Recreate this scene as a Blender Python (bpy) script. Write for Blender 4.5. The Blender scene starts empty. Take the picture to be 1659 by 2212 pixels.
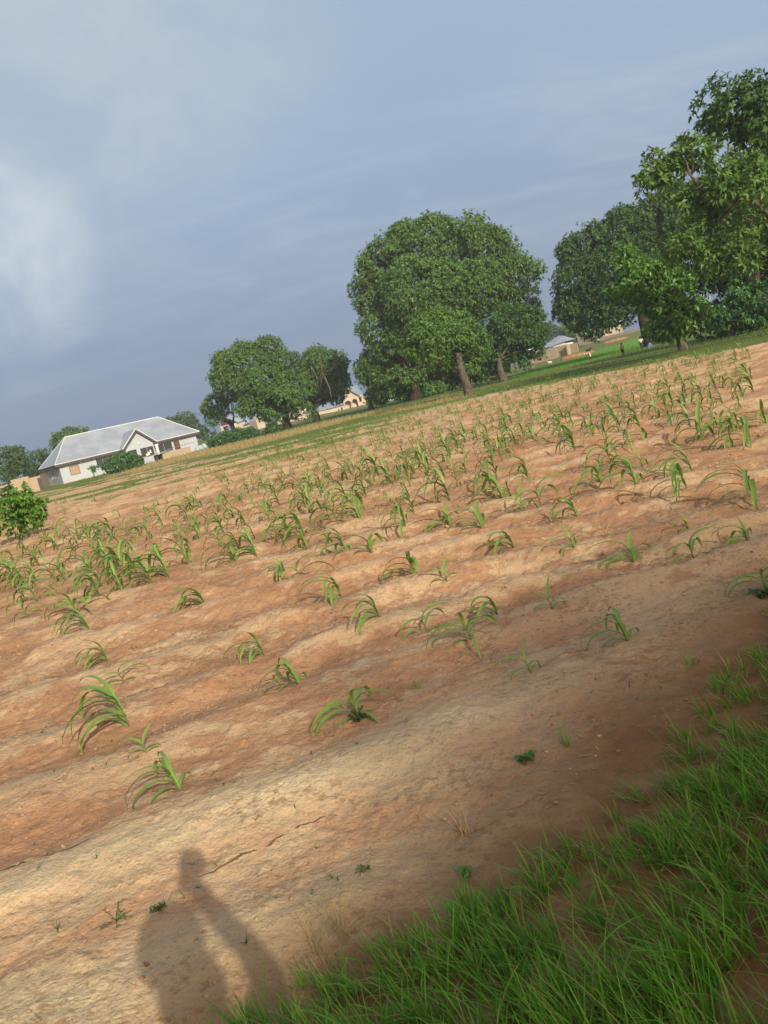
import bpy, math, random
import numpy as np
from mathutils import Vector, Matrix
R=math.radians
rng=np.random.default_rng(7); random.seed(7)
sc=bpy.context.scene; COL=sc.collection
# ------------------------------------------------------------------ camera, sky, sun
FPX=1662.0; PITCH=R(8.4); ROLL=R(13.5); H=1.6
cF=np.array([0,math.cos(PITCH),-math.sin(PITCH)]); cR=np.array([1,0,0.]); cU=np.array([0,math.sin(PITCH),math.cos(PITCH)])
cX=math.cos(ROLL)*cR-math.sin(ROLL)*cU; cY=math.sin(ROLL)*cR+math.cos(ROLL)*cU
cam=bpy.data.cameras.new('camera'); camo=bpy.data.objects.new('camera',cam); COL.objects.link(camo); sc.camera=camo
cam.sensor_fit='VERTICAL'; cam.sensor_height=24; cam.lens=24*FPX/2212; cam.clip_start=0.003; cam.clip_end=12000
M=Matrix(((cX[0],cY[0],-cF[0],0),(cX[1],cY[1],-cF[1],0),(cX[2],cY[2],-cF[2],H),(0,0,0,1))); camo.matrix_world=M
def ray(px,py): return cF*FPX+cX*(px-829.5)+cY*(1106-py)
SUN=-ray(410,1845); SUN/=np.linalg.norm(SUN)
sl=bpy.data.lights.new('sun','SUN'); sl.energy=4.7; sl.angle=R(0.6); sl.color=(1.0,0.91,0.74)
slo=bpy.data.objects.new('sun',sl); COL.objects.link(slo); slo.rotation_euler=Vector(SUN).to_track_quat('Z','Y').to_euler()
slo.location=(14,-38,30)
w=bpy.data.worlds.new('World'); sc.world=w; w.use_nodes=True
nt=w.node_tree; nt.nodes.clear()
def N(nt,t,**k):
    n=nt.nodes.new(t)
    for a,b in k.items():
        if a=='ins':
            for i,v in b.items(): n.inputs[i].default_value=v
        else: setattr(n,a,b)
    return n
def LK(nt,a,b): nt.links.new(a,b)
def ramp(nt,pts,fac=None,interp='LINEAR'):
    n=nt.nodes.new('ShaderNodeValToRGB'); cr=n.color_ramp; cr.interpolation=interp
    while len(cr.elements)<len(pts): cr.elements.new(0.5)
    for e,(p,c) in zip(cr.elements,pts):
        e.position=p; e.color=(c,c,c,1) if isinstance(c,(int,float)) else (*c,1)
    if fac is not None: LK(nt,fac,n.inputs[0])
    return n
def mix(nt,fac,a,b,mode='MIX'):
    n=nt.nodes.new('ShaderNodeMix'); n.data_type='RGBA'; n.blend_type=mode; n.clamp_factor=True
    for s,v in ((n.inputs[0],fac),(n.inputs[6],a),(n.inputs[7],b)):
        if isinstance(v,(int,float)): s.default_value=v
        elif isinstance(v,tuple): s.default_value=(*v,1)
        else: LK(nt,v,s)
    return n.outputs[2]
def mathn(nt,op,a,b=None,c=None,clamp=False):
    n=nt.nodes.new('ShaderNodeMath'); n.operation=op; n.use_clamp=clamp
    for s,v in zip(n.inputs,(a,b,c)):
        if v is None: continue
        if isinstance(v,(int,float)): s.default_value=v
        else: LK(nt,v,s)
    return n.outputs[0]
def noise(nt,vec,scale,detail=4,rough=.55,dist=0):
    n=N(nt,'ShaderNodeTexNoise',ins={'Scale':scale,'Detail':detail,'Roughness':rough,'Distortion':dist})
    if vec is not None: LK(nt,vec,n.inputs['Vector'])
    return n.outputs[0]
def mapr(nt,v,a,b,c=0.,d=1.,smooth=True):
    n=nt.nodes.new('ShaderNodeMapRange'); n.interpolation_type='SMOOTHSTEP' if smooth else 'LINEAR'
    LK(nt,v,n.inputs[0])
    for i,x in zip((1,2,3,4),(a,b,c,d)): n.inputs[i].default_value=x
    return n.outputs[0]
sky=N(nt,'ShaderNodeTexSky',sky_type='NISHITA',sun_disc=False); sky.sun_elevation=R(27.3); sky.sun_rotation=R(159.5)
sky.air_density=1.3; sky.dust_density=2.5
bg1=N(nt,'ShaderNodeBackground',ins={1:0.15}); LK(nt,mix(nt,1.0,sky.outputs[0],(1.15,.88,.62),'MULTIPLY'),bg1.inputs[0])
tc=N(nt,'ShaderNodeTexCoord'); sep=N(nt,'ShaderNodeSeparateXYZ'); LK(nt,tc.outputs['Generated'],sep.inputs[0])
zc=mathn(nt,'MAXIMUM',sep.outputs[2],0.0)
# cloud-sheet coordinates: direction divided by height, like a flat layer overhead
den=mathn(nt,'ADD',zc,0.16)
cx=mathn(nt,'DIVIDE',sep.outputs[0],den); cy=mathn(nt,'DIVIDE',sep.outputs[1],den)
cmb=N(nt,'ShaderNodeCombineXYZ'); LK(nt,cx,cmb.inputs[0]); LK(nt,cy,cmb.inputs[1])
mp=N(nt,'ShaderNodeMapping'); mp.inputs['Scale'].default_value=(0.55,1.0,1); mp.inputs['Rotation'].default_value=(0,0,R(-20)); mp.inputs['Location'].default_value=(0.35,.3,0); LK(nt,cmb.outputs[0],mp.inputs[0])
n1=noise(nt,mp.outputs[0],0.7,6,.55,.6); n2=noise(nt,mp.outputs[0],2.2,7,.62,1.0); n3=noise(nt,tc.outputs['Generated'],6.5,7,.58,.4)
base=ramp(nt,[(0,(.138,.187,.272)),(.10,(.162,.219,.325)),(.28,(.222,.300,.418)),(.5,(.25,.325,.42)),(.8,(.30,.36,.43))],zc).outputs[0]
lfz=mapr(nt,zc,.05,.20,0,1)
def blob(px,py,c0,c1,amt):
    v=ray(px,py); v=v/np.linalg.norm(v); d=N(nt,'ShaderNodeVectorMath',operation='DOT_PRODUCT'); LK(nt,tc.outputs['Generated'],d.inputs[0]); d.inputs[1].default_value=tuple(v)
    e=mathn(nt,'ADD',d.outputs['Value'],mathn(nt,'MULTIPLY',mathn(nt,'SUBTRACT',n1,.5),.10*(1-math.cos(R(c1)))/.05))
    return mathn(nt,'MULTIPLY',mapr(nt,e,math.cos(R(c1)),math.cos(R(c0)),0,1),amt)
cf=mathn(nt,'MULTIPLY',mapr(nt,n1,.42,.72,0,.55),lfz)
b1=mathn(nt,'MULTIPLY',blob(-30,560,0,8.5,1.0),mapr(nt,n3,.36,.62,.25,1.0)); b2=mathn(nt,'MULTIPLY',blob(120,60,2,21,.95),mapr(nt,n3,.35,.65,.4,1.0)); b3=mathn(nt,'MULTIPLY',blob(60,300,1,13,.35),mapr(nt,n2,.35,.65,.3,1.0)); b4=mathn(nt,'MULTIPLY',blob(1500,60,3,18,.30),mapr(nt,n2,.3,.65,.3,1.0))
cf=mathn(nt,'MAXIMUM',mathn(nt,'MAXIMUM',cf,b2),mathn(nt,'MAXIMUM',b3,b4),clamp=True)
cld=mix(nt,cf,base,(.335,.385,.435)); cld=mix(nt,mathn(nt,'MULTIPLY',mapr(nt,n2,.46,.80,0,.50),lfz),cld,(.35,.40,.455)); cld=mix(nt,b1,cld,(.43,.475,.52))
bg2=N(nt,'ShaderNodeBackground',ins={1:1.5}); LK(nt,cld,bg2.inputs[0])
# storm cloud covers the half of the sky in front; the side of the sun is clear and hazy
front=mapr(nt,sep.outputs[1],-.55,.15,0,1); fr=mapr(nt,front,0,1,.25,.97)
ms=N(nt,'ShaderNodeMixShader'); LK(nt,fr,ms.inputs[0]); LK(nt,bg1.outputs[0],ms.inputs[1]); LK(nt,bg2.outputs[0],ms.inputs[2])
wo=N(nt,'ShaderNodeOutputWorld'); LK(nt,ms.outputs[0],wo.inputs[0])
sc.view_settings.view_transform='Standard'; sc.view_settings.look='None'; sc.view_settings.exposure=0; sc.view_settings.gamma=1
HAZE=.0006
# ------------------------------------------------------------------ helpers
def hash2(ix,iy,seed=0):
    h=(ix.astype(np.int64)*374761393+iy.astype(np.int64)*668265263+seed*982451653)&0xffffffff
    h=((h^(h>>13))*1274126177)&0xffffffff
    return ((h^(h>>16))&0xffffff)/16777215.0
def vn(x,y,seed=0):
    x=np.asarray(x,float);y=np.asarray(y,float)
    ix=np.floor(x);iy=np.floor(y);fx=x-ix;fy=y-iy;fx=fx*fx*(3-2*fx);fy=fy*fy*(3-2*fy)
    a=hash2(ix,iy,seed);b=hash2(ix+1,iy,seed);c=hash2(ix,iy+1,seed);d=hash2(ix+1,iy+1,seed)
    return (a*(1-fx)+b*fx)*(1-fy)+(c*(1-fx)+d*fx)*fy
def fbm(x,y,o=4,seed=0,g=.5):
    s=0;a=1;t=0
    for i in range(o):
        s=s+a*vn(x*2**i+17.3*i,y*2**i-9.1*i,seed+i);t+=a;a*=g
    return s/t
def ss(x,a,b):
    t=np.clip((x-a)/(b-a),0,1); return t*t*(3-2*t)
def sdpoly(x,y,P):
    x=np.asarray(x,float);y=np.asarray(y,float)
    d=np.full(x.shape,1e18);ins=np.zeros(x.shape,bool);n=len(P)
    for i in range(n):
        ax,ay=P[i];bx,by=P[(i+1)%n];ex,ey=bx-ax,by-ay
        t=np.clip(((x-ax)*ex+(y-ay)*ey)/(ex*ex+ey*ey+1e-12),0,1)
        d=np.minimum(d,(x-ax-t*ex)**2+(y-ay-t*ey)**2)
        c=((ay>y)!=(by>y))&(x<(bx-ax)*(y-ay)/((by-ay)if abs(by-ay)>1e-12 else 1e-12)+ax)
        ins^=c
    d=np.sqrt(d); return np.where(ins,d,-d)
# --- far relief: the village stands on slightly higher ground
AZ=np.array([-60,-26,-14,-9,-5,-1,4,9,14,16.2,18,24,34,60.])
AH=np.array([.5,.5,.9,1.35,1.1,.45,.4,.5,1.4,2.0,3.1,3.1,3.0,3.0])
def Tz(x,y):
    x=np.asarray(x,float);y=np.asarray(y,float)
    r=np.hypot(x,y);az=np.degrees(np.arctan2(x,np.maximum(y,1e-3)))
    return np.interp(az,AZ,AH)*ss(r,125,235)*(y>0)+1.2*ss(r,600,3500)*(y>0)
def g0(px,py):
    v=ray(px,py); return v*(H/-v[2])+[0,0,H]
def at(px,py,r):
    'point at horizontal distance r on the ray of a photo point'
    v=ray(px,py); return v*(r/np.hypot(v[0],v[1]))+[0,0,H]
G=lambda px,py:tuple(g0(px,py)[:2])
# --- zones of the land (outlines on the ground)
FAR=[(1659,742),(1500,770),(1350,800),(1200,825),(1050,853),(900,883),(800,905),(700,931),(600,959),(500,985),(330,1012),(230,1035),(150,1053),(60,1072),(0,1090)]
FIELD=[G(*p) for p in FAR]+[(-60,40),(-30,1.2),(-1.2,1.5),(-.55,1.95),(.0,2.2),(.45,2.55),(.95,3.1),(1.75,3.75),(6,7),(30,20),(40,30)]
DRY=[G(*p) for p in [(235,1030),(330,999),(470,963),(540,950),(613,933),(717,909),(837,886),(930,871),(1010,853),(1000,862),(900,884),(790,900),(691,925),(600,950),(500,975),(405,992),(300,1022)]]
BRI=[G(*p) for p in [(1100,812),(1205,785),(1266,768),(1335,751),(1389,737),(1425,727),(1460,724),(1449,736),(1392,748),(1335,765),(1278,780),(1198,799),(1107,820)]]
GRN=[G(*p) for p in [(450,992),(560,962),(652,940),(730,918),(837,895),(1000,858),(1170,825),(1330,790),(1480,757),(1659,700),(1659,745),(1500,774),(1330,806),(1200,829),(1050,857),(837,905),(730,928),(652,948),(600,963)]]
def ridgev(x,y):
    sl=.27*(1-ss(y,3.6,7.5))+.03
    wob=(fbm(x*.5,y*.35,3,5)-.5)*.38*ss(y,3,6)+(fbm(x*1.7,y*.8,2,9)-.5)*.16
    return y-sl*x+wob
CR=[-8,1.0,2.45,3.45,4.62,5.32,6.15,7.1,7.95,9.0]
CR+= [9.0+.98*i for i in range(1,9)]
crx=np.array(CR); cri=np.arange(len(CR))
def phase(v):
    return np.where(v<CR[-1],np.interp(v,crx,cri),cri[-1]+(v-CR[-1])/1.05)
def land(x,y,masks=False):
    x=np.asarray(x,float);y=np.asarray(y,float)
    fd=sdpoly(x,y,FIELD); fm=ss(fd,-.15,.35+.0*x)
    v=ridgev(x,y); ph=phase(v); c=.5+.5*np.cos(2*np.pi*ph)
    rid=np.floor(ph+.5)
    A=(.040+.058*ss(y,3.4,5.6)+.018*ss(y,9,20))*(.65+.7*vn(rid*3.1,x*.25,21))
    brk=ss(fbm(x*1.1,y*1.1,3,31),.32,.58)
    A=A*(.4+.6*brk)
    crest=c**1.5
    h=A*crest*fm
    # washed pans and clods
    rough=(1-.55*crest)*(.35+.65*ss(y,3.6,6))
    near=1-ss(np.hypot(x,y),25,60)
    h=h+(fbm(x*2.1,y*2.1,3,41)-.5)*.05*near+(fbm(x*4.7,y*6.5,3,42)-.5)*.026*near*(.5+.5*rough)+(fbm(x*11,y*11,3,43)-.5)*.034*(.3+.7*rough)*near
    cl=fbm(x*24,y*24,2,47); h=h+ss(cl,.50,.75)*.014*(.35+.65*rough)*near
    h=h+(fbm(x*.45,y*.45,2,49)-.5)*.10*near*fm
    gul=np.zeros_like(x)
    z=h+Tz(x,y)
    if not masks: return z
    f1=fbm(x*1.5,y*2.1,5,61,.6); f2=fbm(x*.55,y*1.1,3,63); f3=fbm(x*5,y*9,4,65,.6)
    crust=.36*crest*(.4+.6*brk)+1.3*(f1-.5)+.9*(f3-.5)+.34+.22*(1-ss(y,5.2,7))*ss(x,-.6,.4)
    pan=(1-ss(ridgev(x,y),3.35,3.85))*(1-ss(x-.2*(y-2.5),-.6,.9))
    crust=crust+1.25*pan*(.55+.9*(f2))
    crust=crust+.25*ss(np.hypot(x,y),28,55)+.10*ss(y,14,25)*(f1)
    crust=crust-.10*ss(y,7.5,10)*(1-ss(y,14,22))
    wash=ss(f2,.50,.66)*(1-crest)*(1-ss(y,5,9))
    return z,np.clip(crust,0,1),np.clip(pan,0,1),fm,wash,fd
def gz(x,y): return float(land(np.array([x]),np.array([y]))[0])
class Obj: pass
def link(o,parent=None):
    COL.objects.link(o)
    if parent is not None: o.parent=parent
    return o
def mesh_np(name,V,Q,mat=None,parent=None,smooth=False,attrs=None):
    me=bpy.data.meshes.new(name); V=np.asarray(V,np.float32); Q=np.asarray(Q,np.int32)
    me.vertices.add(len(V)); me.vertices.foreach_set('co',V.ravel())
    k=Q.shape[1]; me.loops.add(Q.size); me.loops.foreach_set('vertex_index',Q.ravel())
    me.polygons.add(len(Q)); me.polygons.foreach_set('loop_start',np.arange(0,Q.size,k,dtype=np.int32)); me.polygons.foreach_set('loop_total',np.full(len(Q),k,np.int32))
    if smooth: me.polygons.foreach_set('use_smooth',np.ones(len(Q),bool))
    me.update(calc_edges=True)
    for n,a in (attrs or {}).items():
        at_=me.attributes.new(n,'FLOAT','POINT'); at_.data.foreach_set('value',np.asarray(a,np.float32).ravel())
    if mat: me.materials.append(mat)
    return link(bpy.data.objects.new(name,me),parent)
class MB:
    def __init__(s): s.v=[];s.f=[]
    def add(s,V,F):
        o=len(s.v); s.v+= [tuple(map(float,p)) for p in V]; s.f+=[tuple(i+o for i in f) for f in F]; return s
    def box(s,a,b):
        x0,y0,z0=a;x1,y1,z1=b
        return s.add([(x0,y0,z0),(x1,y0,z0),(x1,y1,z0),(x0,y1,z0),(x0,y0,z1),(x1,y0,z1),(x1,y1,z1),(x0,y1,z1)],
              [(0,3,2,1),(4,5,6,7),(0,1,5,4),(1,2,6,5),(2,3,7,6),(3,0,4,7)])
    def poly(s,P,th=(0,0,-.05)):
        n=len(P); V=[tuple(p) for p in P]+[(p[0]+th[0],p[1]+th[1],p[2]+th[2]) for p in P]
        return s.add(V,[tuple(range(n)),tuple(range(2*n-1,n-1,-1))]+[(i,i+n,(i+1)%n+n,(i+1)%n) for i in range(n)])
    def tube(s,P,rad,n=8,jit=0,cap=True):
        P=[np.array(p,float) for p in P]; V=[];F=[];up=None
        for i,p in enumerate(P):
            t=P[min(i+1,len(P)-1)]-P[max(i-1,0)]; t/=np.linalg.norm(t)+1e-9
            if up is None: up=np.cross(t,[0.3,1,.2]); 
            up=up-t*(up@t); up/=np.linalg.norm(up)+1e-9; b=np.cross(t,up)
            for k in range(n):
                a=2*math.pi*k/n; r=rad[i]*(1+jit*(random.random()-.5))
                V.append(p+(up*math.cos(a)+b*math.sin(a))*r)
        for i in range(len(P)-1):
            for k in range(n): F.append((i*n+k,i*n+(k+1)%n,(i+1)*n+(k+1)%n,(i+1)*n+k))
        if cap: F.append(tuple(range(n-1,-1,-1))); F.append(tuple((len(P)-1)*n+k for k in range(n)))
        return s.add(V,F)
    def lump(s,c,r,n=1,jit=.25,seed=0):
        import bmesh
        bm=bmesh.new(); bmesh.ops.create_icosphere(bm,subdivisions=n,radius=1)
        V=[]
        for v in bm.verts:
            q=np.array(v.co); k=1+jit*(random.random()-.5)*2
            V.append(np.array(c)+q*np.array(r)*k)
        F=[tuple(v.index for v in f.verts) for f in bm.faces]; bm.free(); return s.add(V,F)
    def build(s,name,mat,parent=None,smooth=False):
        me=bpy.data.meshes.new(name); me.from_pydata(s.v,[],s.f); me.update()
        if smooth: me.polygons.foreach_set('use_smooth',[True]*len(me.polygons))
        if mat: me.materials.append(mat)
        return link(bpy.data.objects.new(name,me),parent)
def empty(name,loc,rz=0):
    o=bpy.data.objects.new(name,None); o.location=tuple(float(a) for a in loc); o.rotation_euler=(0,0,rz); o.empty_display_size=.2; return link(o)
def tag(o,label=None,cat=None,group=None,kind=None):
    for k,v in (('label',label),('category',cat),('group',group),('kind',kind)):
        if v: o[k]=v
    return o
# ------------------------------------------------------------------ materials
def pm(name,col,rough=.8,var=.15,scale=3,bump=.0,bscale=20,spec=.3,metal=0,col2=None,coord='Object'):
    m=bpy.data.materials.new(name); m.use_nodes=True; nt=m.node_tree; b=nt.nodes['Principled BSDF']
    t=N(nt,'ShaderNodeTexCoord'); n=noise(nt,t.outputs[coord],scale,6,.6)
    c2=col2 or tuple(max(0,c*(1-2*var)) for c in col)
    f=mapr(nt,n,.35,.65); c=mix(nt,f,c2,col)
    n3=noise(nt,t.outputs[coord],scale*9,3,.6); c=mix(nt,mapr(nt,n3,.3,.7,0,.35),c,tuple(x*.72 for x in col))
    LK(nt,c,b.inputs['Base Color']); b.inputs['Roughness'].default_value=rough; b.inputs['Specular IOR Level'].default_value=spec; b.inputs['Metallic'].default_value=metal
    if bump:
        bn=N(nt,'ShaderNodeBump',ins={'Strength':bump,'Distance':.02}); LK(nt,noise(nt,t.outputs[coord],bscale,5,.6),bn.inputs['Height']); LK(nt,bn.outputs[0],b.inputs['Normal'])
    return m
def leafmat(name,cols,trans=.25,rough=.45,spec=.35,attr=None,tipdry=None):
    m=bpy.data.materials.new(name); m.use_nodes=True; nt=m.node_tree; b=nt.nodes['Principled BSDF']; out=nt.nodes['Material Output']
    g=N(nt,'ShaderNodeNewGeometry'); rp=ramp(nt,[(i/(len(cols)-1),c) for i,c in enumerate(cols)],g.outputs['Random Per Island'])
    c=rp.outputs[0]
    if attr:
        a=N(nt,'ShaderNodeAttribute',attribute_name=attr)
        c=mix(nt,mapr(nt,a.outputs['Fac'],0,1,0,.55,False),c,cols[-1])
    if tipdry:
        a=N(nt,'ShaderNodeAttribute',attribute_name='tip'); t=N(nt,'ShaderNodeTexCoord')
        nz=noise(nt,t.outputs['Object'],30,3); c=mix(nt,mapr(nt,mathn(nt,'ADD',a.outputs['Fac'],mathn(nt,'MULTIPLY',nz,.5)),1.02,1.25,0,.8),c,tipdry)
        r=N(nt,'ShaderNodeAttribute',attribute_name='rib'); c=mix(nt,mapr(nt,r.outputs['Fac'],.75,1,0,.5),c,(.20,.30,.10))
    LK(nt,c,b.inputs['Base Color']); b.inputs['Roughness'].default_value=rough; b.inputs['Specular IOR Level'].default_value=spec
    tr=N(nt,'ShaderNodeBsdfTranslucent'); LK(nt,mix(nt,.5,c,(.16,.24,.02)),tr.inputs[0])
    mx=N(nt,'ShaderNodeMixShader'); mx.inputs[0].default_value=trans; LK(nt,b.outputs[0],mx.inputs[1]); LK(nt,tr.outputs[0],mx.inputs[2]); LK(nt,mx.outputs[0],out.inputs[0])
    return m
MT={}
MT['maize']=leafmat('maize_leaf',[(.10,.20,.045),(.15,.28,.055),(.21,.34,.065),(.32,.38,.11)],.30,.42,.4,tipdry=(.30,.24,.09))
MT['stalk']=pm('maize_stalk',(.13,.17,.05),.6,.3,40,col2=(.16,.09,.07))
MT['mango']=leafmat('mango_leaf',[(.042,.100,.026),(.072,.165,.036),(.120,.225,.046)],.18,.5,.3,attr='cv')
MT['mangolight']=leafmat('light_leaf',[(.050,.120,.028),(.080,.180,.036),(.125,.235,.045)],.22,.5,.3,attr='cv')
MT['young']=leafmat('young_leaf',[(.060,.155,.024),(.090,.215,.032),(.135,.275,.040)],.28,.42,.4,attr='cv')
MT['dark']=leafmat('dark_leaf',[(.024,.065,.020),(.042,.108,.027),(.072,.150,.034)],.15,.5,.25,attr='cv')
MT['hazy']=leafmat('distant_leaf',[(.046,.091,.039),(.065,.124,.049),(.091,.156,.055)],.2,.6,.2,attr='cv')
MT['bushleaf']=leafmat('shrub_leaf',[(.030,.101,.030),(.047,.142,.038),(.074,.182,.041)],.22,.4,.45,attr='cv')
MT['bark']=pm('bark',(.155,.130,.105),.95,.35,4,.9,14,.1)
MT['barkdark']=pm('dark_bark',(.07,.05,.04),.95,.3,4,.8,14,.1)
MT['grass']=leafmat('grass_blade',[(.060,.200,.016),(.085,.290,.020),(.130,.370,.028),(.20,.38,.045),(.30,.30,.10)],.32,.45,.3)
MT['fargrass']=leafmat('verge_grass',[(.060,.130,.022),(.090,.165,.028),(.130,.190,.040)],.2,.7,.1)
MT['rice']=leafmat('bright_grass',[(.085,.230,.018),(.115,.270,.022),(.150,.300,.030)],.25,.7,.1)
MT['drygrass']=leafmat('dry_grass',[(.34,.27,.13),(.42,.32,.15),(.20,.22,.07)],.2,.8,.1)
MT['straw']=leafmat('straw',[(.42,.28,.14),(.52,.38,.22),(.30,.19,.10)],.1,.8,.2)
MT['weed']=leafmat('weed_leaf',[(.040,.095,.025),(.065,.130,.035)],.25,.5,.3)
def ground_mat():
    m=bpy.data.materials.new('ground_soil'); m.use_nodes=True; nt=m.node_tree; b=nt.nodes['Principled BSDF']
    t=N(nt,'ShaderNodeTexCoord'); P=t.outputs['Object']
    def A(n): return N(nt,'ShaderNodeAttribute',attribute_name=n).outputs['Fac']
    st=N(nt,'ShaderNodeMapping'); st.inputs['Scale'].default_value=(1,1.5,1); LK(nt,P,st.inputs[0]); S=st.outputs[0]
    nf=noise(nt,S,14,8,.68,.6); nm=noise(nt,S,3.2,7,.62,.8); nff=noise(nt,P,70,5,.65); nl=noise(nt,P,.7,4,.5)
    red=mix(nt,mapr(nt,nm,.35,.65),(.325,.178,.096),(.395,.232,.132))
    red=mix(nt,mapr(nt,nf,.45,.72,0,.55),red,(.27,.135,.065))
    pale=mix(nt,mapr(nt,nm,.35,.7),(.43,.295,.175),(.50,.365,.225)); pale=mix(nt,mapr(nt,nl,.4,.6,0,.5),pale,(.42,.285,.165)); pale=mix(nt,A('pan'),pale,mix(nt,mapr(nt,nm,.35,.7),(.53,.405,.24),(.62,.49,.305)))
    pale=mix(nt,mapr(nt,nff,.45,.75,0,.30),pale,(.47,.31,.18))
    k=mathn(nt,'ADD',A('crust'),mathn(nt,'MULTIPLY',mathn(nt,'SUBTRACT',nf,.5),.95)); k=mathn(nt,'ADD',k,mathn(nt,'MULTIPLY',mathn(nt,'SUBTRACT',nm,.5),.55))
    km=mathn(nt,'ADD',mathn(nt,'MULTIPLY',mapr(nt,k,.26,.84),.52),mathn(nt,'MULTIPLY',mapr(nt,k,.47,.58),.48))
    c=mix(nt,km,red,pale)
    # smooth orange silt in washed furrows
    c=mix(nt,mathn(nt,'MULTIPLY',A('wash'),mapr(nt,nm,.35,.6,.2,.85)),c,(.45,.24,.125))
    # crumbs
    c=mix(nt,mapr(nt,noise(nt,S,38,4,.6),.60,.70,0,.45),c,(.21,.10,.055))
    c=mix(nt,mapr(nt,noise(nt,P,9,5,.7,1.2),.64,.70,0,.35),c,(.54,.40,.25))
    sx=N(nt,'ShaderNodeSeparateXYZ'); LK(nt,P,sx.inputs[0])
    def crack(x0,y0,x1,y1,w):
        sl_=(y1-y0)/(x1-x0); ln=mathn(nt,'ADD',mathn(nt,'MULTIPLY',mathn(nt,'SUBTRACT',sx.outputs[0],x0),sl_),y0)
        dd=mathn(nt,'ADD',mathn(nt,'SUBTRACT',sx.outputs[1],ln),mathn(nt,'MULTIPLY',mathn(nt,'SUBTRACT',noise(nt,P,4.5,7,.65),.5),.16))
        m1=mapr(nt,mathn(nt,'ABSOLUTE',dd),w*.3,w,1,0); e1=mapr(nt,sx.outputs[0],x0-.02,x0+.05); e2=mapr(nt,sx.outputs[0],x1-.06,x1,1,0)
        return mathn(nt,'MULTIPLY',mathn(nt,'MULTIPLY',m1,mathn(nt,'MULTIPLY',e1,e2)),mapr(nt,noise(nt,P,11,3),.36,.5))
    crk=mathn(nt,'MAXIMUM',crack(-1.0,2.70,-.50,2.97,.010),crack(-2.1,3.02,-1.55,3.20,.016))
    c=mix(nt,mathn(nt,'MULTIPLY',crk,.8),c,(.10,.06,.038))
    # grit: dark and light grains, and loose damp crumbs lying in drifts
    gn=noise(nt,P,115,3,.7); c=mix(nt,mapr(nt,gn,.30,.47,.42,0),c,(.13,.070,.040)); c=mix(nt,mapr(nt,gn,.56,.72,0,.35),c,(.60,.46,.30))
    dr_=mathn(nt,'MULTIPLY',mapr(nt,noise(nt,S,21,6,.7),.50,.60),mapr(nt,noise(nt,S,2.1,4,.6),.42,.60,.08,.60)); c=mix(nt,dr_,c,(.215,.115,.062))
    # dark verge soil below grass, plus shade painted in along the grass edge
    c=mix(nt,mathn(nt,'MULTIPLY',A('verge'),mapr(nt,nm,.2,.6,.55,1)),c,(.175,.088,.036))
    gr=mix(nt,mapr(nt,nm,.3,.7),(.07,.12,.025),(.12,.17,.04))
    c=mix(nt,mapr(nt,mathn(nt,'ADD',A('green'),mathn(nt,'MULTIPLY',mathn(nt,'SUBTRACT',nl,.5),.6)),.35,.65,0,.9),c,gr)
    dr=mix(nt,mapr(nt,nm,.3,.7),(.24,.19,.08),(.36,.27,.13)); c=mix(nt,A('dry'),c,dr)
    c=mix(nt,A('bright'),c,mix(nt,mapr(nt,nm,.3,.7),(.09,.22,.02),(.13,.28,.03)))
    LK(nt,c,b.inputs['Base Color']); b.inputs['Roughness'].default_value=.92; b.inputs['Specular IOR Level'].default_value=.15
    hgt=mathn(nt,'ADD',mathn(nt,'MULTIPLY',nf,.9),mathn(nt,'MULTIPLY',nff,.35)); hgt=mathn(nt,'ADD',hgt,mathn(nt,'MULTIPLY',km,.30)); hgt=mathn(nt,'SUBTRACT',hgt,crk); hgt=mathn(nt,'ADD',hgt,mathn(nt,'MULTIPLY',noise(nt,P,34,4,.6),.5))
    wp=mix(nt,.12,P,N(nt,'ShaderNodeTexNoise',ins={'Scale':9,'Detail':3}).outputs[1])
    vo=N(nt,'ShaderNodeTexVoronoi',ins={'Scale':26.0,'Randomness':1.0}); LK(nt,wp,vo.inputs['Vector']); vo2=N(nt,'ShaderNodeTexVoronoi',ins={'Scale':60.0}); LK(nt,wp,vo2.inputs['Vector'])
    lump=mathn(nt,'MULTIPLY',mathn(nt,'SUBTRACT',.6,vo.outputs[0]),mapr(nt,nm,.35,.65,.35,1.0)); hgt=mathn(nt,'ADD',hgt,mathn(nt,'MULTIPLY',lump,.35)); hgt=mathn(nt,'SUBTRACT',hgt,mathn(nt,'MULTIPLY',mathn(nt,'MULTIPLY',vo2.outputs[0],mapr(nt,nf,.4,.65,.1,1)),.45))
    bn=N(nt,'ShaderNodeBump',ins={'Strength':.7,'Distance':.020}); LK(nt,hgt,bn.inputs['Height']); LK(nt,bn.outputs[0],b.inputs['Normal'])
    return m
MT['ground']=ground_mat()
# ------------------------------------------------------------------ ground sheet
def axis(lo_out,lo,hi,hi_out,step,grow):
    a=list(np.arange(lo,hi,step)); s=step
    while a[-1]<hi_out: s*=1+grow; s=min(s,400); a.append(a[-1]+s)
    b=[];s=step;x=lo
    while x>lo_out: s*=1+grow; s=min(s,400); x-=s; b.append(x)
    return np.array(b[::-1]+a)
xs=axis(-5000,-2.6,2.6,5000,.018,.018)
y1=list(np.arange(1.2,5.5,.018))
while y1[-1]<90: y1.append(y1[-1]+max(.018,y1[-1]*.0036))
while y1[-1]<9000: y1.append(y1[-1]*1.035)
y0=[1.2]; s_=.03
while y0[-1]>-600: s_*=1.14; y0.append(y0[-1]-s_)
ys=np.array(y0[:0:-1]+y1)
XX,YY=np.meshgrid(xs,ys); sh=XX.shape; XX=XX.ravel();YY=YY.ravel()
Z,crust,gul,fm,wash,fd=land(XX,YY,True)
zone=(np.hypot(XX,YY)<900)
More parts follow.
